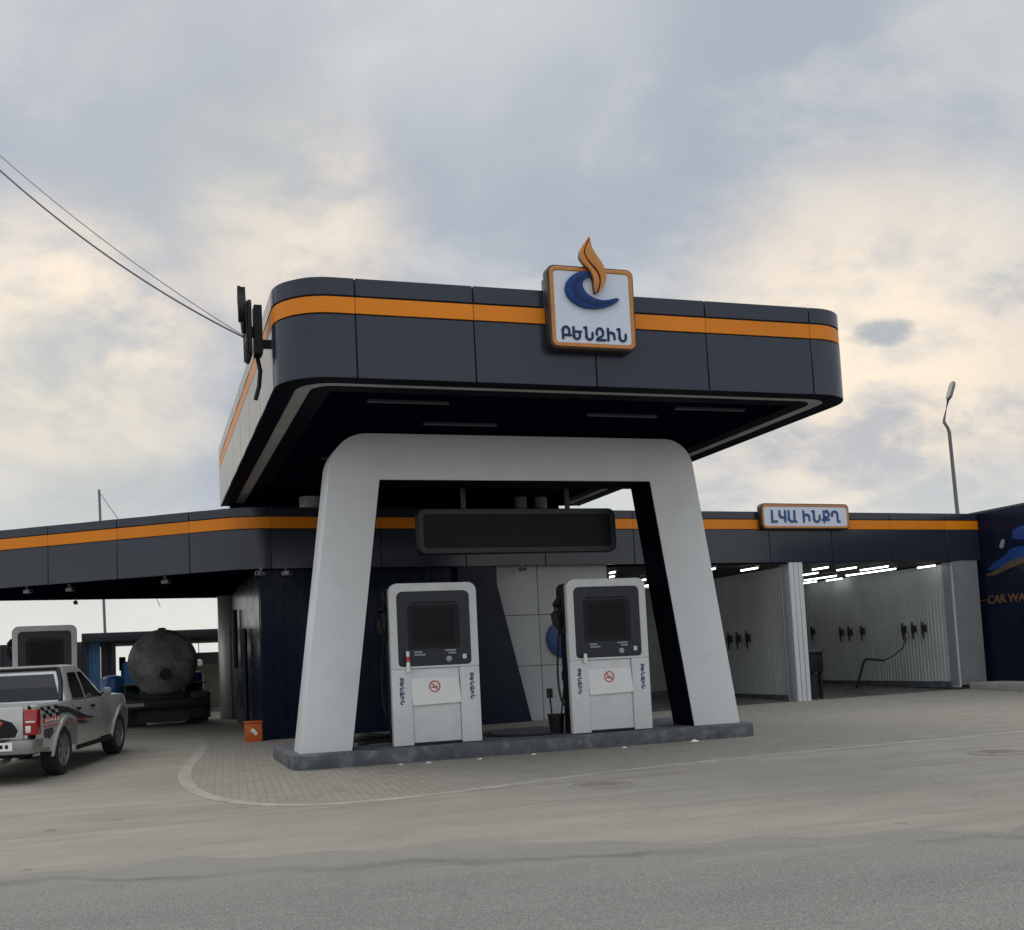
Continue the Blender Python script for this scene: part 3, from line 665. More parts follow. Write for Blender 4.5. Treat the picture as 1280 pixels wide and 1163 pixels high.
mb = MB(); mb.box(1.42, 1.52, sy - .12, sy + .12, sz2 - .30, sz2 + .33); mb.box(1.515, 1.61, sy - .04, sy + .04, sz2 - .2, sz2 - .1); mb.tube([(1.45, sy, sz2 - .28), (1.49, sy, sz2 - .5), (1.47, sy, sz2 - .7), (1.42, sy, sz2 - .88)], .028, 8); mb.box(1.37, 1.425, sy - .05, sy + .05, sz2 - .06, sz2 + .06); tag(mb.build('sign_bracket', M['black']), 'dark bracket box holding the edge-on sign, with a bar shaped as its reflection', 'bracket')  # curved tube is added as the sign's dark reflection in the canopy side

# ------------------------------------------------------------------ station building
U = Vector((18.5, 1.42)).normalized(); NO = Vector((U.y, -U.x)); F0 = Vector((2.35, 22.0))
def F(X, dd=0.0, z=0.0):         # point on the front line at world X, dd in front of it (towards the street)
    s = (X - 2.35) / U.x; q = F0 + U * s + NO * dd; return (q.x, q.y, z)
BZ0, BZ1 = 3.41, 4.63
bld = thing('station_building', 'low graphite service building with an orange striped fascia, open wash bays and a drive-through wing', 'building', (10, 25, 0))
corner = rounded([(-5.4, 27.22), (1.90, 21.93), F(20.84)[:2], (10, 60)], (0, 1.5, 0, 0), 12)
i0 = min(range(len(corner)), key=lambda i: (Vector(corner[i]) - Vector((-5.4, 27.22))).length)
BP = corner[i0:] + corner[:i0]; BP = [p for p in BP if p[1] < 40]
if (Vector(BP[1]) - Vector(BP[0])).length < 1e-4: BP = BP[1:]
bl = plen(BP); s_left = [at_len(BP, lambda q, xx=xx: q.x >= xx) for xx in (-4.6, -3.3, -1.95, -.59, .81, 2.42)]
s_front = [at_len(BP, lambda q, xx=xx: q.x >= xx) for xx in (4.4, 6.4, 8.32, 10.18, 12.05, 13.94, 15.90, 17.84, 19.69)]
bc = s_left + s_front
mb = MB(); panels(mb, BP, bc, BZ0, 4.195, .05); panels(mb, BP, bc, 4.455, BZ1, .05); mb.build('fascia', M['acp'], bld, bevel=.005, seg=1)
mb = MB(); panels(mb, BP, bc, 4.212, 4.438, .05, .008, -.004); mb.build('orange_stripe', M['orange'], bld, smooth=30)
mb = MB(); wall_strip(mb, BP, BZ0 + .01, BZ1 - .01, .06, -.03); mb.build('backing', M['joint'], bld, smooth=30)
inner = offset(BP, -.05)
roofp = inner + [(20.84, 30.9), (2.33, 30.9), (-3.32, 29.72), (-5.4, 29.3)]
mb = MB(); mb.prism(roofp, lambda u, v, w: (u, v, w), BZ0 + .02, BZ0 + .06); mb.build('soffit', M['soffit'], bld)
mb = MB(); mb.prism(offset(BP, -.09) + [(20.80, 30.85), (2.33, 30.85), (-3.32, 29.68), (-5.3, 29.28)], lambda u, v, w: (u, v, w), BZ1 - .10, BZ1 - .06); mb.build('roof', M['roof'], bld)
mb = MB(); wall_strip(mb, [(20.84, 30.9), (2.33, 30.9), (-3.32, 29.72), (-5.4, 29.3), (-5.4, 27.25)], BZ0 + .03, BZ1 - .03, .06); mb.build('rear_fascia', M['acp'], bld)
# navy front wall with vertical seams, slanted navy panel, white tiled wall
def fwall(mb, x0, x1, z0, z1, d0, d1):
    a, c, e, g = F(x0, d0), F(x1, d0), F(x1, d1), F(x0, d1)
    vs = [(p[0], p[1], z) for z in (z0, z1) for p in (a, c, e, g)]
    mb.add(vs, [(3, 2, 1, 0), (4, 5, 6, 7), (0, 1, 5, 4), (1, 2, 6, 5), (2, 3, 7, 6), (3, 0, 4, 7)])
mb = MB(); x = 2.22
while x < 7.2:
    fwall(mb, x + .004, min(x + .236, 7.2), .0, BZ0 + .02, -.20, -.26); fwall(mb, x + .20, x + .236, .0, BZ0 + .02, -.185, -.20); x += .24
mb.build('navy_front_wall', M['navy_wall'], bld)
mb = MB(); fwall(mb, 2.24, 7.0, .0, BZ0, -.27, -.35); mb.build('wall_backing', M['joint'], bld)
fs = lambda u, v, w: (F(u, w)[0], F(u, w)[1], v)
mb = MB(); mb.prism([(6.3, .0), (7.87, .0), (7.10, BZ0 + .02), (6.3, BZ0 + .02)], fs, -.17, -.02); mb.build('slanted_panel', M['navy_wall'], bld, bevel=.008, seg=1)
mb = MB()
xs = [6.95, 8.21, 9.93]; zs = [.02, 1.25, 2.35, BZ0 + .02]
for xa, xb in zip(xs, xs[1:]):
    for za, zb in zip(zs, zs[1:]): fwall(mb, xa + .006, xb - .006, za + .006, zb - .006, -.20, -.24)
mb.build('white_tiled_wall', M['white_tile'], bld, bevel=.004, seg=1)
mb = MB(); fwall(mb, 6.95, 9.93, .0, BZ0, -.235, -.34); mb.build('wall_backing', M['joint'], bld)
# glossy side wall towards the drive-through
mb = MB(); y = 22.30
while y < 30.6:
    mb.box(2.19, 2.25, y + .004, min(y + .296, 30.6), 0, BZ0 + .02); y += .30
mb.build('side_wall', M['navy_wall'], bld)
mb = MB(); mb.box(2.253, 2.34, 22.3, 30.6, 0, BZ0); mb.build('wall_backing', M['joint'], bld)
mb = MB(); mb.box(1.78, 9.1, 23.45, 23.75, BZ1 - .07, CZ0 + .025); mb.build('roof_upstand', M['lining'], bld)
mb = MB(); mb.box(1.88, 2.185, 29.9, 30.15, .1, BZ0 + .02); mb.build('pale_post', M['bright_post'], bld, bevel=.01)
for yy, z0_, z1_ in ((27.2, 1.5, 2.9), (24.7, .35, 2.35)):
    mb = MB(); mb.tube([(2.10, yy, z0_), (2.10, yy, z1_)], .055, 8); mb.build('dark_upright', M['black'], bld, smooth=50)  # two dark vertical tubes along the side wall
# wash bays
def corr(mb, p, q, z0, z1, pitch, dep, th=.02):
    p, q = Vector(p), Vector(q); l = (q - p).length; t = (q - p) / l; n = Vector((t.y, -t.x)); k = 0; pts = []
    while k * pitch < l:
        s = k * pitch
        for a, h in ((0, 0), (.40, 0), (.50, dep), (.90, dep)): pts.append(p + t * min(l, s + a * pitch) + n * h)
        k += 1
    pts.append(q)
    rows = [[(a.x, a.y, z0), (a.x, a.y, z1), (a.x - n.x * th, a.y - n.y * th, z1), (a.x - n.x * th, a.y - n.y * th, z0)] for a in pts]
    mb.grid(rows, closed=True)
CE = 3.34
mb = MB(); corr(mb, (19.80, 30.2), (19.80, F(19.8)[1] - .02), .15, CE, .13, .018); mb.build('bay_wall', M['bay'], bld)       # faces -X
mb = MB(); mb.box(19.83, 20.8, F(19.83)[1] + .3, 30.2, .05, CE); mb.build('wall_core', M['grey_panel'], bld)
mb = MB(); corr(mb, (14.90, 30.2), (14.90, F(14.9, -.2)[1]), .10, CE, .13, .018); mb.build('bay_wall', M['bay'], bld)
mb = MB(); corr(mb, (15.02, F(15.02, -.2)[1]), (15.02, 30.2), .10, CE, .13, .018); mb.build('bay_wall', M['bay'], bld)
mb = MB(); corr(mb, (9.98, F(9.98, -.22)[1]), (9.98, 30.2), .10, CE, .13, .018); mb.build('bay_wall', M['bay'], bld)
mb = MB(); corr(mb, (19.8, 30.25), (9.9, 30.25), .10, CE, .13, .018); b_ = mb.build('bay_wall', M['bay'], bld)
mb = MB(); corr(mb, (9.9, 30.22), (19.8, 30.22), .10, CE, .13, .018); mb.build('bay_wall', M['bay'], bld)
mb = MB(); mb.box(10.0, 19.8, 23.0, 30.2, 3.372, 3.40); mb.build('bay_ceiling', M['joint'], bld)
mb = MB(); mb.box(19.70, 19.80, 23.6, 30.1, .14, .30); mb.box(15.06, 15.12, 23.4, 30.1, .08, .22); mb.box(14.80, 14.87, 23.4, 30.1, .08, .22); mb.build('skirting', M['concrete_dark'], bld)
mb = MB(); mb.prism([F(9.98, -.1)[:2], F(19.8, -.1)[:2], (19.8, 30.2), (9.98, 30.2)], lambda u, v, w: (u, v, zg(v) + w), .0, .012); bf = mb.build('bay_floor', M['bay_floor']); structure(bf)
# fluted white column
mb = MB(); xx = 14.75
for k in range(3):
    fwall(mb, xx + k * .135, xx + k * .135 + .118, .05, BZ0 + .01, .0, -.36)
fwall(mb, 14.75, 15.14, .05, BZ0 + .01, -.03, -.33); mb.build('fluted_column', M['bay_col'], bld, bevel=.006, seg=1)
mb = MB(); fwall(mb, 19.78, 20.72, .20, BZ0 + .01, -.02, -.30); mb.build('end_pilaster', M['grey_panel'], bld, bevel=.006, seg=1)
for x, ya, yb in ((15.30, 23.25, 24.35), (16.09, 23.30, 24.0), (17.09, 23.55, 24.4), (17.95, 23.43, 24.6), (19.45, 23.5, 24.2), (18.85, 24.3, 26.5), (17.0, 25.1, 26.0), (18.47, 26.4, 28.0), (19.5, 27.6, 28.4), (19.3, 28.6, 29.7), (16.2, 25.0, 26.2), (17.2, 27.2, 28.4),
                  (10.35, 23.3, 24.3), (10.9, 24.6, 25.8), (12.75, 22.95, 23.5), (13.92, 23.0, 23.8), (12.4, 26.0, 27.2), (13.6, 28.0, 29.2), (11.4, 26.8, 28.0)):
    mb = MB(); mb.box(x - .05, x + .05, ya, yb, 3.315, 3.372); tl = mb.build('tube_light', M['galv'], bld)
    mb = MB(); mb.tube([(x, ya + .02, 3.30), (x, yb - .02, 3.30)], .021, 8); mb.build('tube', M['tube'], tl, smooth=50)
# wash sign
t = thing('wash_sign', 'white sign with blue lettering and orange edge on the fascia above the wash bays', 'sign', F(15.22, .1, 4.5))
f = lambda u, v, w: (F(15.22 + u, .16 + w)[0], F(15.22 + u, .16 + w)[1], 4.50 + v)
mb = MB(); mb.prism(rrect(-1.30, 1.30, -.315, .315, .12, 6), f, -.15, 0); mb.build('plate', M['sign_edge'], t, bevel=.012)
mb = MB(); mb.ring(rrect(-1.27, 1.27, -.285, .285, .10, 6), rrect(-1.225, 1.225, -.24, .24, .08, 6), f, .001, .02); mb.build('rim', M['sign_orange'], t, bevel=.005, seg=1)
mb = MB(); mb.prism(rrect(-1.22, 1.22, -.235, .235, .08, 6), f, .0, .010); mb.build('face', M['sign_white'], t)
for lt in stroke_text('ԼՎԱ ԻՆՔԴ', lambda u, v, w: f(u, v, .010 + w), 2.05, .31, .056, .014): lt.build('letter', M['blue_letter'], t)

# wall fittings inside the wash bays
def holder(x, y, z, label, group, s=-1):
    t = thing('gun_holder', label, 'gun holder', (x, y, z), group)
    mb = MB(); mb.box(min(x, x + s * .05), max(x, x + s * .05), y - .05, y + .05, z - .08, z + .12); mb.build('bracket', M['dark_steel'], t, bevel=.01)
    mb = MB(); mb.tube([(x + s * .10, y, z + .20), (x + s * .11, y, z + .02), (x + s * .09, y, z - .26)], [.022, .032, .018], 8); mb.build('wash_gun', M['rubber'], t, smooth=50)
for i, y in enumerate((25.27, 24.86, 24.45)):
    holder(19.76, y, 1.68, ('black wash gun holder on the right bay wall, innermost of the near trio', 'black wash gun holder on the right bay wall, middle of the near trio', 'black wash gun holder on the right bay wall, nearest to the street')[i], 'wash gun holders')
for i, y in enumerate((27.1, 27.7, 28.12)):
    holder(19.76, y, 1.70, ('dark wash gun holder deep in the right bay, nearest of the deep trio', 'dark wash gun holder deep in the right bay, middle of the deep trio', 'dark wash gun holder deep in the right bay, farthest of the deep trio')[i], 'wash gun holders')
holder(19.76, 29.6, 1.78, 'small dark wash gun holder just right of the fluted white column', 'wash gun holders')
for i, y in enumerate((26.12, 25.67, 25.18)):
    holder(14.87, y, 1.64, ('black wash gun holder in the left bay, deepest of three beside the portal leg', 'black wash gun holder in the left bay, middle of its three', 'black wash gun holder in the left bay, closest to the white column')[i], 'wash gun holders')
t = thing('hose_stand', 'bent dark metal pipe stand with a hose leading up to the wash gun holders', 'hose stand', (18.6, 25.8, .13))
mb = MB(); mb.tube([(18.6, 26.05, .13), (18.6, 25.62, .88), (18.6, 25.55, .94), (18.6, 25.4, .95), (18.6, 24.75, .90)], .032, 8); mb.build('pipe', M['dark_steel'], t, smooth=60)
mb = MB(); mb.box(18.4, 18.8, 25.9, 26.25, .12, .16); mb.build('foot_plate', M['dark_steel'], t)
mb = MB(); mb.tube([(18.6, 24.75, .90), (18.75, 24.6, 1.0), (19.1, 24.6, 1.2), (19.45, 24.9, 1.45), (19.66, 25.25, 1.66)], .02, 6); mb.build('hose', M['rubber'], t, smooth=60)
t = thing('vacuum_machine', 'dark boxy vacuum machine on legs beside the fluted white column', 'vacuum machine', (15.5, 23.6, .1))
mb = MB(); mb.box(15.28, 15.72, 23.25, 23.75, .75, 1.22); mb.build('housing', M['black'], t, bevel=.03)
mb = MB(); mb.box(15.25, 15.75, 23.2, 23.8, 1.22, 1.28); mb.build('lid', M['dark_steel'], t, bevel=.01)
for dx in (15.32, 15.62):
    for dy in (23.3, 23.66): mb = MB(); mb.box(dx, dx + .07, dy, dy + .07, .08, .76); mb.build('leg', M['black'], t)
mb = MB(); mb.lathe([(.16, .12), (.16, .70)], lambda a, c, h: (15.5 + a, 23.5 + c, h), 16); mb.build('drum', M['rubber'], t, smooth=40)

# cameras under the fascia
def seccam(p, yaw, label):
    t = thing('security_camera', label, 'security camera', p, 'security cameras under the fascia')
    M_ = Matrix.Translation(p) @ Matrix.Rotation(yaw, 4, 'Z')
    mb = MB(); mb.lathe([(.035, -.0), (.035, -.03), (.015, -.035), (.015, -.09)], lambda a, c, h: M_ @ Vector((a, c, h)), 12); mb.build('mount', M['grey_panel'], t, smooth=40)
    mb = MB(); mb.prism([(-.05, -.15), (.05, -.15), (.05, -.07), (-.05, -.07)], lambda u, v, w: M_ @ Vector((u, w, v)), -.14, .08); bd = mb.build('body', M['grey_panel'], t, bevel=.015)
    mb = MB(); mb.lathe([(.032, -.141), (.032, -.146)], lambda a, c, h: M_ @ Vector((a, h, -.11 + c)), 14); mb.build('lens', M['screen'], bd)
for p, yw, lb in (((-2.30, 25.3, BZ0 + .02), .6, 'pale security camera under the left end of the drive-through fascia'), ((-1.45, 25.0, BZ0 + .02), .6, 'dark security camera under the drive-through, right of the pale one'),
                  ((.45, 23.5, BZ0 + .02), .6, 'security camera under the curved part of the drive-through fascia'), ((2.22, 22.0, BZ0 + .02), -.7, 'security camera left of the pair at the navy wall corner'),
                  ((2.70, 22.08, BZ0 + .02), .6, 'security camera right of the pair at the navy wall corner'), ((3.75, 22.1, BZ0 + .02), 0, 'security camera seen between the left portal leg and the left dispenser'),
                  ((7.75, 22.35, BZ0 + .02), .2, 'small black security camera above the white tiled wall'), ((-1.57, 29.5, BZ0 + .02), 0, 'dark spotlight camera under the rear edge of the drive-through roof')):
    seccam(p, yw, lb)
# round blue sign on the white wall
t = thing('round_sign', 'round blue sign on the white tiled wall half hidden by the right dispenser', 'sign', F(8.78, -.19, 1.80))
f = lambda u, v, w: (F(8.78 + u, -.195 + w)[0], F(8.78 + u, -.195 + w)[1], 1.80 + v)
mb = MB(); mb.prism([(.42 * math.cos(R(9 * k)), .42 * math.sin(R(9 * k))) for k in range(40)], f, 0, .05); mb.build('disc', M['mural_blue'], t, bevel=.012)
# orange box by the wall
t = thing('orange_box', 'small bright orange box with a white emblem standing by the navy wall corner', 'box', (2.02, 22.2, .07))
mb = MB(); mb.box(1.84, 2.16, 22.0, 22.3, .05, .42); bx = mb.build('body', M['orange_box'], t, bevel=.02)
mb = MB(); mb.box(1.83, 2.17, 21.99, 22.31, .42, .455); mb.build('lid', M['orange_box'], t, bevel=.01)
mb = MB(); mb.prism([(-.07, .02), (-.03, .08), (.02, .05), (.07, -.03), (.03, -.07), (-.01, -.02)], lambda u, v, w: (2.0 + u, 22.0 - w, .25 + v), .001, .004); mb.build('emblem', M['paper'], bx)

# ------------------------------------------------------------------ navy wing at the right
wing = thing('car_wash_wing', 'navy clad wing with a car mural and gold lettering at the right edge', 'building', (22.5, 19, 0))
mb = MB(); y = 15.0
while y < 23.6:
    mb.box(20.85, 20.92, y + .004, min(y + .396, 23.72), .20, 4.62); y += .40
mb.build('cladding', M['navy_wall'], wing)
mb = MB(); mb.box(20.925, 25.5, 15.0, 30.9, 0, 4.58); mb.build('walls', M['navy_wall'], wing)
mb = MB(); mb.box(20.83, 25.5, 14.95, 23.75, 4.62, 4.68); mb.build('roof_edge', M['acp'], wing)
fw_ = lambda u, v, w: (20.85 - w, u, v)     # u = world y, v = z
def mural(name, poly, m, w0, w1): mb = MB(); mb.prism([p for p in smooth_poly(poly, 1)], fw_, w0, w1); return mb.build(name, M[m], wing)
mural('mural_car', [(23.25, 3.12), (22.95, 3.30), (22.6, 3.42), (22.35, 3.60), (22.0, 3.62), (21.4, 3.52), (20.9, 3.30), (20.4, 3.22), (20.3, 3.08), (21.3, 3.05), (22.4, 3.26), (23.0, 3.10)], 'mural_blue', .001, .006)
mural('mural_streak', [(23.38, 2.98), (22.9, 3.10), (22.5, 3.26), (21.9, 3.36), (21.3, 3.20), (20.6, 3.10), (21.3, 3.04), (21.95, 3.20), (22.5, 3.08), (23.0, 2.96)], 'mural_orange', .0065, .010)
mural('mural_patch', [(22.28, 3.78), (21.0, 3.78), (20.9, 4.13), (22.24, 4.12)], 'mural_blue', .001, .006)
mural('mural_splash', [(22.75, 3.66), (22.62, 3.88), (22.52, 3.82), (22.6, 3.62)], 'grey_panel', .0065, .012)
tx = text_fit('CAR WASHING', lambda u, v, w: (20.849 - w, 22.17 - u, 2.35 + v), 2.25, .21, .010, .02); tx.build('lettering', M['gold'], wing)
mb = MB(); mb.box(20.83, 20.849, 23.38, 23.60, 2.335, 2.365); mb.build('dash', M['gold'], wing)

# ------------------------------------------------------------------ pickup truck
def make_pickup():
    t = thing('pickup_truck', 'silver double cab pickup with black decals and red tail lights parked at the left edge', 'pickup truck', (0, 0, 0))
    WB = 3.05; WR = .385
    def hw(y, z):
        a = .925 - .045 * max(0, (.75 - z) / .4) ** 2 - .06 * max(0, (z - .80) / .35) ** 2 + .012 * math.exp(-((z - .78) / .06) ** 2)
        if y > 3.2: a -= .17 * ((y - 3.2) / .75) ** 2
        if y < -.95: a -= .05 * ((-.95 - y) / .25) ** 2
        for c in (0, WB):
            d = abs(y - c)
            if d < .62: a += .03 * math.cos(d / .62 * math.pi / 2)
        return a
    def lower(y):
        z = .42
        if y < -.62: z = .50 + .0 * y
        for c in (0, WB):
            d = y - c
            if abs(d) < .50: z = max(z, .385 + math.sqrt(.50 ** 2 - d * d))
        return z
    def belt(y):
        if y < .35: return 1.13
        if y < 2.25: return 1.14
        return 1.14 - .06 * ((y - 2.25) / 1.65) - .10 * max(0, (y - 3.6) / .3) ** 2
    ys = sorted(set([round(-1.18 + .04 * k, 3) for k in range(128)] + [-.5, .5, 2.55, 3.55])); ys = [y for y in ys if y <= 3.9]
    NR = 9
    mb = MB()
    for s in (1, -1):
        rows = []
        for y in ys:
            lo, hi = lower(y), belt(y)
            rows.append([(s * hw(y, lo + (hi - lo) * k / NR), y, lo + (hi - lo) * k / NR) for k in range(NR + 1)])
        mb.grid(rows)
        rows = [[(s * hw(y, lower(y)), y, lower(y)), (s * .60, y, lower(y))] for y in ys]; mb.grid(rows)
    # bonnet
    rows = []
    for y in [q for q in ys if q > 2.1]:
        w_ = hw(y, belt(y)); rows.append([(w_ * u, y, belt(y) + .05 * (1 - abs(u) ** 4) + (.015 if abs(u) < .55 else 0)) for u in [k / 8 - 1 for k in range(17)]])
    mb.grid(rows)
    yF = ys[-1]; rows = []
    for k in range(7):
        z = .45 + (belt(yF) - .45) * k / 6; rows.append([(hw(yF, z) * u, yF + .10 * (1 - u * u) - .04 * (k / 6) ** 2, z) for u in [q / 6 - 1 for q in range(13)]])
    mb.grid(rows)
    # bed: rails and inner walls
    for s in (1, -1):
        rows = [[(s * hw(y, 1.13), y, 1.13), (s * (hw(y, 1.13) - .03), y, 1.155), (s * .78, y, 1.15), (s * .77, y, .66)] for y in ys if y <= .37]; mb.grid(rows)
    mb.box(-.77, .77, -1.14, .35, .62, .66); mb.box(-.84, .84, .33, .39, .62, 1.14)
    body = mb.build('body', M['car'], t, smooth=35)
    mb = MB(); mb.box(-.62, .62, -1.0, 3.7, .38, .60); mb.build('underbody', M['black'], t)
    # cabin
    secs = [(1.12, .35, 2.33, .86), (1.40, .45, 1.88, .775), (1.62, .55, 1.55, .70), (1.70, .61, 1.45, .655), (1.725, .71, 1.33, .56)]
    def sec(z, ya, yb, w_):
        o = rrect(-w_, w_, ya, yb, .10, 4); return [(p[0], p[1], z) for p in o]
    mb = MB(); rows = [sec(*q) for q in secs]; mb.grid(rows, closed=True); n = len(rows[0]); mb.f.append(tuple(len(mb.v) - n + k for k in range(n))); mb.m.append(0)
    mb.build('cabin', M['car'], t, smooth=35)
    def cab(z):
        for a, c in zip(secs, secs[1:]):
            if a[0] <= z <= c[0]:
                f = (z - a[0]) / (c[0] - a[0]); return [a[i] + (c[i] - a[i]) * f for i in range(4)]
    def sidewin(pts, s):
        vs = []
        for q in (.004, -.012):
            vs += [(s * (cab(z)[3] + q), y, z) for y, z in pts]
        n = len(pts); b = MB(); b.add(vs, [tuple(range(n)), tuple(range(2*n - 1, n - 1, -1))] + [(i, n + i, n + (i+1) % n, (i+1) % n) for i in range(n)]); return b
    for s in (1, -1):
        sidewin([(.58, 1.16), (1.17, 1.155), (1.17, 1.40), (1.15, 1.59), (.74, 1.59), (.63, 1.40)], s).build('side_window', M['glass'], t)
        sidewin([(1.25, 1.155), (2.07, 1.15), (1.77, 1.36), (1.58, 1.50), (1.43, 1.59), (1.24, 1.59), (1.25, 1.40)], s).build('side_window', M['glass'], t)
        mb = MB(); mb.tube([(s * (cab(1.135)[3] + .006), .51, 1.135), (s * (cab(1.135)[3] + .006), 2.11, 1.135)], .012, 6); mb.build('window_trim', M['black'], t)
        mb = MB(); mb.tube([(s * .86, 1.97, 1.16), (s * .97, 1.95, 1.19)], .025, 6); mi = mb.build('mirror_arm', M['black'], t, smooth=50)
        mb = MB(); mb.box(min(s * .94, s * 1.07), max(s * .94, s * 1.07), 1.91, 1.99, 1.15, 1.28); mb.build('mirror', M['grey_panel'], mi, bevel=.03)
        for yy in (.67, 1.41):
            x = hw(yy, 1.0) + .002; mb = MB(); mb.box(s * x - .012, s * x + .022, yy - .10, yy + .10, .975, 1.015); mb.build('door_handle', M['black'], t, bevel=.008)
        for yy in (.41, 1.22, 2.2):
            mb = MB(); rows = [[(s * (hw(yy, .44 + .66 * k / 10) + .0015), yy - .004, .44 + .66 * k / 10), (s * (hw(yy, .44 + .66 * k / 10) + .0015), yy + .004, .44 + .66 * k / 10)] for k in range(11) if .44 + .66 * k / 10 > lower(yy)]
            mb.grid(rows); mb.build('door_seam', M['joint'], t)
        mb = MB(); mb.tube([(s * .90, .62, .36), (s * .90, 2.45, .36)], .04, 8); mb.build('side_step', M['black'], t, smooth=50)
        # wheel arch lips and mud flaps
        for c in (0, WB):
            mb = MB(); rows = []
            for k in range(25):
                a = R(-5 + 190 * k / 24); y = c + .50 * math.cos(a); z = .385 + .50 * math.sin(a); z2 = .385 + .55 * math.sin(a); y2 = c + .55 * math.cos(a)
                rows.append([(s * (hw(y, z) + .004), y, z), (s * (hw(y, z) + .024), y, z), (s * (hw(y2, z2) + .020), y2, z2), (s * (hw(y2, z2)), y2, z2)])
            mb.grid(rows, closed=True); mb.build('arch_lip', M['car'], t, smooth=50)
        # tail light
        mb = MB(); mb.box(min(s * .74, s * .925), max(s * .74, s * .925), -1.235, -1.06, .72, 1.10); tlp = mb.build('tail_light', M['tail_red'], t, bevel=.02)
        mb = MB(); mb.box(min(s * .765, s * .84), max(s * .765, s * .84), -1.243, -1.2, .755, .86); mb.build('reverse_lamp', M['lamp_clear'], tlp, bevel=.01)
        mb = MB(); mb.box(min(s * .765, s * .90), max(s * .765, s * .90), -1.242, -1.2, .90, .93); mb.build('lamp_divider', M['lamp_clear'], tlp, bevel=.006)
    # rear window, windshield
    def endwin(front):
        b = MB(); rows = []
        for k in range(5):
            z = 1.16 + (1.58 - 1.16) * k / 4; c = cab(z); y = c[2] + .004 if front else c[1] - .004; w_ = c[3] - .13
            rows.append([(-w_, y, z), (w_, y, z)])
        b.grid(rows); return b
    endwin(False).build('rear_window', M['glass'], t); endwin(True).build('windscreen', M['glass'], t)
    mb = MB()
    for s in (1, -1): mb.tube([(s * .82, .10, 1.15), (s * .73, .40, 1.45), (s * .64, .56, 1.67)], .035, 8)
    mb.tube([(-.64, .56, 1.67), (.64, .56, 1.67)], .03, 8); mb.build('sport_bar', M['black'], t, smooth=50)
    # tailgate, bumper, plate
    mb = MB(); mb.box(-.73, .73, -1.22, -1.14, .66, 1.135); tg = mb.build('tailgate', M['car'], t, bevel=.02)
    mb = MB(); mb.prism(rrect(-.13, .13, .92, 1.02, .02, 3), lambda u, v, w: (u, -1.221 - w, v), 0, .012); mb.build('tailgate_handle', M['black'], tg)
    mb = MB(); mb.prism([(.20, .70), (.62, .70), (.66, .80), (.58, .92), (.42, .98), (.25, .90)], lambda u, v, w: (u, -1.2205 - w, v), 0, .003); mb.build('tailgate_decal', M['black'], tg)
    mb = MB(); mb.prism([(.22, .84), (.40, .84), (.46, .93), (.30, .99)], lambda u, v, w: (u, -1.2238 - w, v), 0, .003); mb.build('tailgate_mark', M['red'], tg)
    mb = MB(); mb.prism(rounded([(-.93, -1.0), (-.90, -1.38), (.90, -1.38), (.93, -1.0)], (.02, .10, .10, .02), 4), lambda u, v, w: (u, v, w), .46, .66); bp = mb.build('rear_bumper', M['bumper'], t, bevel=.02)
    mb = MB(); mb.box(-.55, .55, -1.39, -1.1, .655, .672); mb.build('bumper_step', M['black'], bp)
    mb = MB(); mb.prism(rrect(.12, .64, .52, .64, .01, 2), lambda u, v, w: (u, -1.382 - w, v), 0, .012); pl_ = mb.build('number_plate', M['paper'], t)
    for k in range(6): mb = MB(); mb.box(.17 + k * .075, .17 + k * .075 + .042, -1.397, -1.3945, .555, .61); mb.build('plate_character', M['black'], pl_)
    mb = MB(); mb.tube([(.45, -1.0, .36), (.45, -1.42, .34)], .04, 10); mb.build('exhaust', M['steel'], t, smooth=50)
    # decals on the bed side
    def decal(name, polys, m, lift, par=body):
        b = MB()
        for pz in polys:
            vs = []
            bm = bmesh.new(); bm.faces.new([bm.verts.new((0, y, z)) for y, z in pz])
            y0 = min(p[0] for p in pz); y1 = max(p[0] for p in pz); z0 = min(p[1] for p in pz); z1 = max(p[1] for p in pz)
            yy = math.floor(y0 / .05) * .05 + .05
            while yy < y1: bmesh.ops.bisect_plane(bm, geom=bm.verts[:] + bm.edges[:] + bm.faces[:], plane_co=(0, yy, 0), plane_no=(0, 1, 0)); yy += .05
            zz_ = math.floor(z0 / .05) * .05 + .05
            while zz_ < z1: bmesh.ops.bisect_plane(bm, geom=bm.verts[:] + bm.edges[:] + bm.faces[:], plane_co=(0, 0, zz_), plane_no=(0, 0, 1)); zz_ += .05
            bm.verts.index_update()
            b.add([(hw(v.co.y, v.co.z) + lift, v.co.y, v.co.z) for v in bm.verts], [tuple(v.index for v in f.verts) for f in bm.faces]); bm.free()
        return b.build(name, m, par)
    ch = []
    for i in range(5):
        for j in range(3):
            if (i + j) % 2 == 0: ch.append([(-.98 + i * .13, 1.11 - j * .055), (-.85 + i * .13, 1.11 - j * .055), (-.82 + i * .13, 1.055 - j * .055), (-.95 + i * .13, 1.055 - j * .055)])
    decal('chequer_decal', ch, M['black'], .005)
    decal('flame_decal', [[(-.35, 1.10), (.10, 1.05), (.55, .96), (1.05, .85), (1.45, .80), (1.1, .80), (.75, .79), (1.2, .73), (.8, .73), (.45, .78), (.52, .86), (.05, .965), (-.30, .97)],
                          [(-.98, .78), (-.62, .78), (-.58, .70), (-.70, .62), (-.95, .66)]], M['decal'], .005)
    decal('red_decal', [[(-.98, .93), (-.36, .95), (-.33, .89), (-.98, .87)], [(-1.0, .83), (1.1, .815), (1.1, .80), (-1.0, .815)]], M['red'], .006)
    decal('letter_decal', [[(-.90 + k * .115, .885), (-.90 + k * .115 + .07, .887), (-.90 + k * .115 + .075, .932), (-.90 + k * .115 + .045, .93), (-.90 + k * .115 + .04, .905), (-.90 + k * .115 + .005, .905)] for k in range(5)], M['paper'], .009)
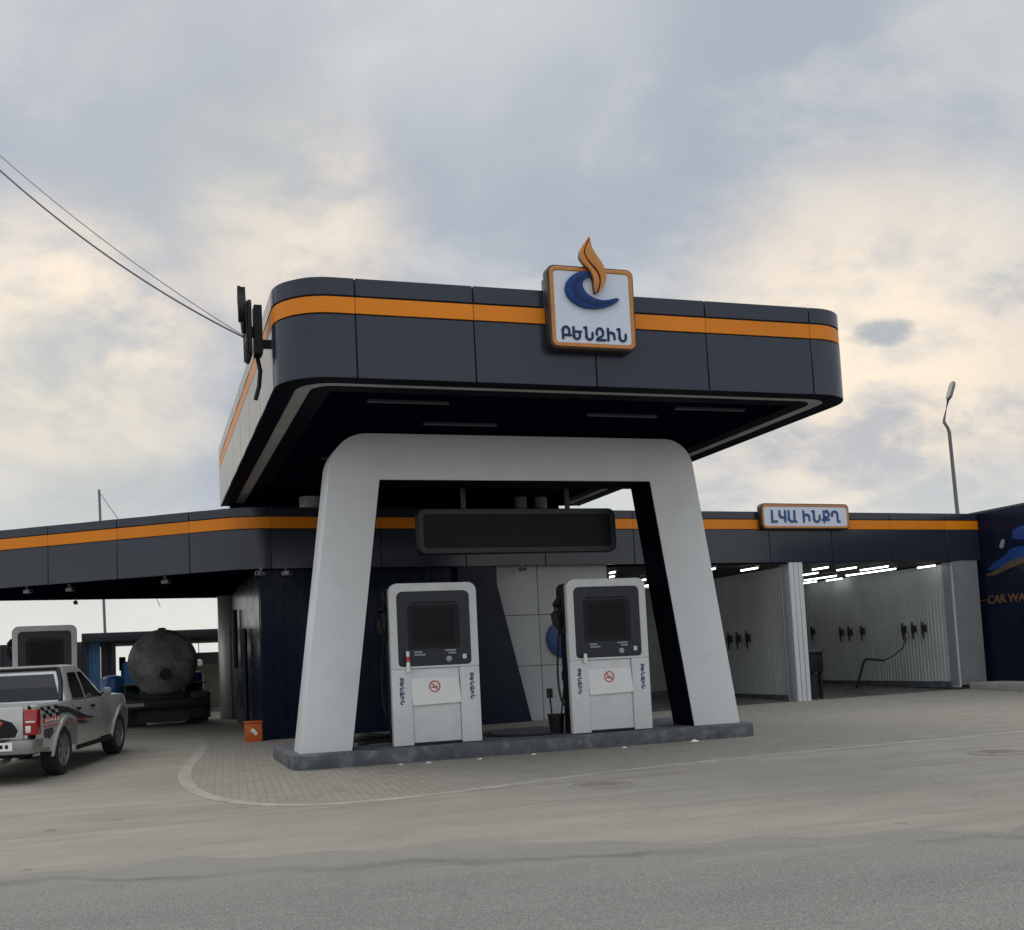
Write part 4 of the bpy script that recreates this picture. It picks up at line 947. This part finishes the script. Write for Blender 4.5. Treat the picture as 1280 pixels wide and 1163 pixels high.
    # wheels
    for s in (1, -1):
        for c in (0, WB):
            fx = lambda a, b_, h, s=s, c=c: (s * h, c + a, WR + b_)
            mb = MB(); mb.lathe([(.25, .66), (.345, .655), (.378, .68), (.385, .72), (.385, .84), (.378, .875), (.345, .90), (.255, .89), (.25, .82)], fx, 40); wh = mb.build('wheel', M['tyre'], t, smooth=30)
            mb = MB(); mb.lathe([(.252, .80), (.252, .893), (.235, .895), (.225, .83), (.06, .815)], fx, 32)
            for k in range(6):
                a = 2 * math.pi * k / 6; u = Vector((math.cos(a), math.sin(a))); q = Vector((-u.y, u.x))
                pz = [u * .05 + q * .035, u * .235 + q * .055, u * .235 - q * .055, u * .05 - q * .035]
                mb.prism([tuple(p) for p in pz], fx, .83, .885)
            mb.lathe([(.065, .82), (.065, .892), (.05, .898)], fx, 16); mb.build('rim', M['rim'], wh, smooth=30)
    return t
pk = make_pickup(); pk.scale = (1.0, 1.07, .962)
ang = R(13); pk.location = (-1.22 - .84 * math.cos(ang), 18.35 + .84 * math.sin(ang), .005); pk.rotation_euler = (R(.9), 0, -ang)

# ------------------------------------------------------------------ tanker lorry, shelter and far things
t = thing('tanker_lorry', 'grimy dark tank lorry with a blue cab parked under the shelter behind the pickup', 'tanker lorry', (.45, 30, .2))
TX, TY, TZ, TR = .45, 28.0, 1.72, .78
fl = lambda a, b, h: (TX + a, TY + h, TZ + b)
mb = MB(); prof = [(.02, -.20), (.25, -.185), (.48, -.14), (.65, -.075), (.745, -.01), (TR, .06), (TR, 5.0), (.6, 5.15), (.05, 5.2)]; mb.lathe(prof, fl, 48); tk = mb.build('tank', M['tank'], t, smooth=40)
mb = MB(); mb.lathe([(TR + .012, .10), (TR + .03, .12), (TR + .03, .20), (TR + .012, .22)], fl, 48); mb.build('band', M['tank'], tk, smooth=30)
mb = MB(); mb.lathe([(.10, TR - .03), (.10, TR + .06), (.07, TR + .09)], lambda a, b, h: (TX + a, TY + .7 + b, TZ + h), 16); mb.build('filler_cap', M['dark_steel'], tk, smooth=40)
mb = MB(); mb.lathe([(.14, -.235), (.14, -.10)], lambda a, b, h: (TX + .05 + a, TY + h, TZ - .28 + b), 20); mb.build('valve_flange', M['black'], tk, smooth=40)
mb = MB(); mb.box(TX - .50, TX + .50, TY + .1, TY + 6.8, .75, 1.0); mb.build('chassis', M['black'], t, bevel=.02)
mb = MB(); mb.box(TX - 1.0, TX + 1.05, TY - .15, TY + .0, .62, .84); rb = mb.build('rear_bumper', M['black'], t, bevel=.02)
mb = MB(); mb.box(TX - .6, TX + .6, TY + .02, TY + .05, .30, .63); mb.build('rear_skirt', M['rubber'], t)
mb = MB(); mb.box(TX - .95, TX - .45, TY - .165, TY - .15, .70, .78); mb.build('reflector', M['grey_panel'], rb)
mb = MB(); mb.box(TX + .62, TX + 1.08, TY + .0, TY + .9, .35, .98); mb.build('side_locker', M['black'], t, bevel=.03)
for s in (-1, 1):
    for yy in (1.2, 5.9):
        for dx in ((.55, .88),):
            mb = MB(); mb.lathe([(.28, dx[0]), (.48, dx[0]), (.5, dx[0] + .05), (.5, dx[1] - .05), (.48, dx[1]), (.28, dx[1] - .04)], lambda a, b, h, s=s, yy=yy: (TX + s * h, TY + yy + a, .68 + b), 28); mb.build('wheel', M['tyre'], t, smooth=30)
    mb = MB(); mb.box(TX + s * .72 - .22, TX + s * .72 + .32, TY + .40, TY + .43, .24, 1.0); mb.build('mud_flap', M['rubber'], t)
    mb = MB(); mb.box(TX + s * .72 - .30, TX + s * .72 + .30, TY + .55, TY + 1.9, 1.18, 1.22); mb.build('mudguard', M['black'], t)
mb = MB(); mb.box(TX - 1.05, TX + .90, TY + 5.4, TY + 6.9, .75, 1.85); cb_ = mb.build('cab', M['cab_blue'], t, bevel=.12, seg=4)
for s in (-1, 1): mb = MB(); mb.box(TX + s * 1.0 - .12, TX + s * 1.0 + .06, TY + 6.2, TY + 6.3, 1.6, 2.0); mb.build('mirror', M['black'], cb_, bevel=.02)
for i, (x, y, lb) in enumerate(((-.72, 29.2, 'tall blue barrel standing to the left of the tank lorry'), (1.28, 29.6, 'slim blue barrel standing to the right of the tank lorry'))):
    r = .26 if i == 0 else .17; z0 = zg(y); h = 1.25
    mb = MB(); prof = [(r * .94, 0), (r, .03), (r, h * .32), (r * 1.05, h * .335), (r, h * .35), (r, h * .65), (r * 1.05, h * .665), (r, h * .68), (r, h - .06), (r * .8, h), (r * .3, h + .02)]
    mb.lathe(prof, lambda a, b, q, x=x, y=y, z0=z0: (x + a, y + b, z0 + q), 24); tag(mb.build('barrel', M['cab_blue'], smooth=35), lb, 'barrel')
sh = thing('shelter', 'dark open shelter with blue side sheets behind the tank lorry', 'shelter', (.3, 35, .28))
mb = MB(); mb.box(-1.62, 4.5, 33.0, 38.6, 2.42, 2.68); mb.build('roof', M['shelter'], sh, bevel=.02)
mb = MB(); corr(mb, (-1.50, 38.3), (-1.50, 33.2), .2, 2.42, .2, .03); mb.build('side_sheet', M['shelter_blue'], sh)
mb = MB(); corr(mb, (-1.50, 33.24), (-1.14, 33.24), .2, 2.42, .12, .02); mb.build('side_sheet', M['shelter_blue'], sh)
mb = MB(); corr(mb, (-1.13, 33.25), (-.78, 33.25), .2, 2.42, .2, .03); mb.build('front_sheet', M['shelter'], sh)
for x in (-1.55, -.78, 2.12): mb = MB(); mb.box(x - .05, x + .05, 33.1, 33.22, .2, 2.42); mb.build('post', M['shelter'], sh)
mb = MB(); corr(mb, (-.7, 38.4), (1.1, 38.4), .2, 1.85, .2, .03); mb.build('rear_sheet', M['shelter'], sh)
mb = MB(); mb.box(1.15, 2.9, 38.3, 38.4, .2, 2.05); mb.build('beige_panel', M['beige'], sh)
mb = MB(); mb.box(1.15, 2.9, 38.2, 38.29, 1.72, 2.10); mb.build('grey_rail', M['grey_panel'], sh)
t = thing('lantern', 'small white lantern hanging under the shelter right of the tank', 'lantern', (1.52, 33.1, 1.75))
mb = MB(); mb.lathe([(.02, .2), (.09, .17), (.09, .02), (.05, 0)], lambda a, b, h: (1.52 + a, 33.1 + b, 1.62 + h), 14); mb.build('shade', M['paper'], t, smooth=40)
mb = MB(); mb.tube([(1.52, 33.1, 1.8), (1.52, 33.1, 2.43)], .012, 6); mb.build('cord', M['black'], t)
def fence(label, x0, x1, y, h):
    t = thing('sheet_fence', label, 'fence', (x0, y, .28))
    mb = MB(); corr(mb, (x0, y), (x1, y), .25, h, .25, .04); mb.build('sheet', M['shelter'], t)
    x = x0
    while x <= x1: mb = MB(); mb.box(x - .04, x + .04, y + .03, y + .11, .25, h + .03); mb.build('post', M['dark_steel'], t); x += 2.5
fence('dark corrugated sheet fence behind the far dispenser at the left edge', -12.5, -1.55, 36.5, 2.55)

def lamp_post(label, pts, head, r):
    t = thing('street_lamp', label, 'street lamp', pts[0])
    mb = MB(); mb.tube(pts, r, 10); mb.build('pole', M['galv'], t, smooth=50)
    a, c = Vector(head[0]), Vector(head[1]); ax = (c - a).normalized(); sd_ = ax.cross(Vector((0, 1, 0))).normalized(); nn = ax.cross(sd_)
    o = [(0, -.05), (.12, -.16), (.62, -.17), (.78, -.10), (.80, 0), (.78, .10), (.62, .17), (.12, .16), (0, .05)]
    fn = lambda u, v, w: tuple(a + ax * u * 1.15 + sd_ * w + nn * v)
    o = [(p[0] * .8, p[1] * .8) for p in o]; mb = MB(); mb.prism(o, fn, -.05, .05); hd = mb.build('lamp_head', M['galv'], t, bevel=.02)
    mb = MB(); mb.prism([(p[0] * .9 + .04, p[1] * .8) for p in o], fn, .051, .06); mb.build('lens', M['strip'], hd)
lamp_post('thin grey street lamp with a bent arm rising behind the wash bay roof', [(27.75, 32, .2), (27.55, 32, 8.75), (27.50, 32, 8.9), (27.36, 32, 9.10), (27.37, 32, 9.2), (27.62, 32, 9.95)], ((27.62, 32, 9.93), (27.9, 32, 10.6)), [.085, .062, .055, .055, .05, .045])
t = thing('mast', 'thin dark mast with a guy wire behind the drive-through roof', 'mast', (-1.15, 40, .28))
mb = MB(); mb.tube([(-1.15, 40, .25), (-1.33, 40, 7.85)], [.05, .04], 8); mb.build('pole', M['galv'], t, smooth=50)
mb = MB(); mb.tube([(-1.32, 40, 7.75), (-.55, 40, 6.55), (.6, 40.5, 3.8)], .012, 6); mb.build('guy_wire', M['wire'], t)

# overhead cables
def cable(name, a, c, sag, r, label):
    a, c = Vector(a), Vector(c); pts = []
    for k in range(41):
        q = a.lerp(c, k / 40); q.z -= sag * 4 * (k / 40) * (1 - k / 40); pts.append(q)
    mb = MB(); mb.tube(pts, r, 6); tag(mb.build(name, M['wire'], smooth=60), label, 'cable')
cable('overhead_cable', (1.30, 14.3, 5.74), (-3.2, 17.5, 10.42), .36, .013, 'thicker dark overhead cable sagging down to the canopy side from the upper left')
cable('overhead_cable', (1.30, 14.3, 5.76), (-3.2, 17.5, 10.58), .24, .006, 'thinner faint overhead cable running just above the thicker one')

# litter along the island
for i, (x, y, s, lb) in enumerate(((8.17, 15.70, .09, 'white crumpled scrap of paper by the island kerb at the right'), (3.84, 15.55, .05, 'small white scrap at the foot of the island below the left dispenser'), (3.45, 15.62, .04, 'tiny pale scrap at the island foot left of the left dispenser'),
                                (6.9, 15.55, .05, 'pale scrap lying before the island under the right dispenser'), (5.45, 15.6, .05, 'white scrap at the island foot between the dispensers'), (4.6, 15.52, .045, 'white scrap at the island foot right of the left dispenser'))):
    mb = MB(); n = 9; rows = []
    for k in range(4):
        rows.append([(x + s * (1 - k * .22) * math.cos(2*math.pi*j/n) * random.uniform(.6, 1.3), y + s * .6 * (1 - k * .22) * math.sin(2*math.pi*j/n) * random.uniform(.6, 1.3), .002 + s * .10 * k * random.uniform(.8, 1.3)) for j in range(n)])
    mb.grid(rows, closed=True); mb.f.append(tuple(len(mb.v) - n + k for k in range(n))); mb.m.append(0)
    tag(mb.build('paper_scrap', M['paper']), lb, 'litter', 'paper scraps along the island')
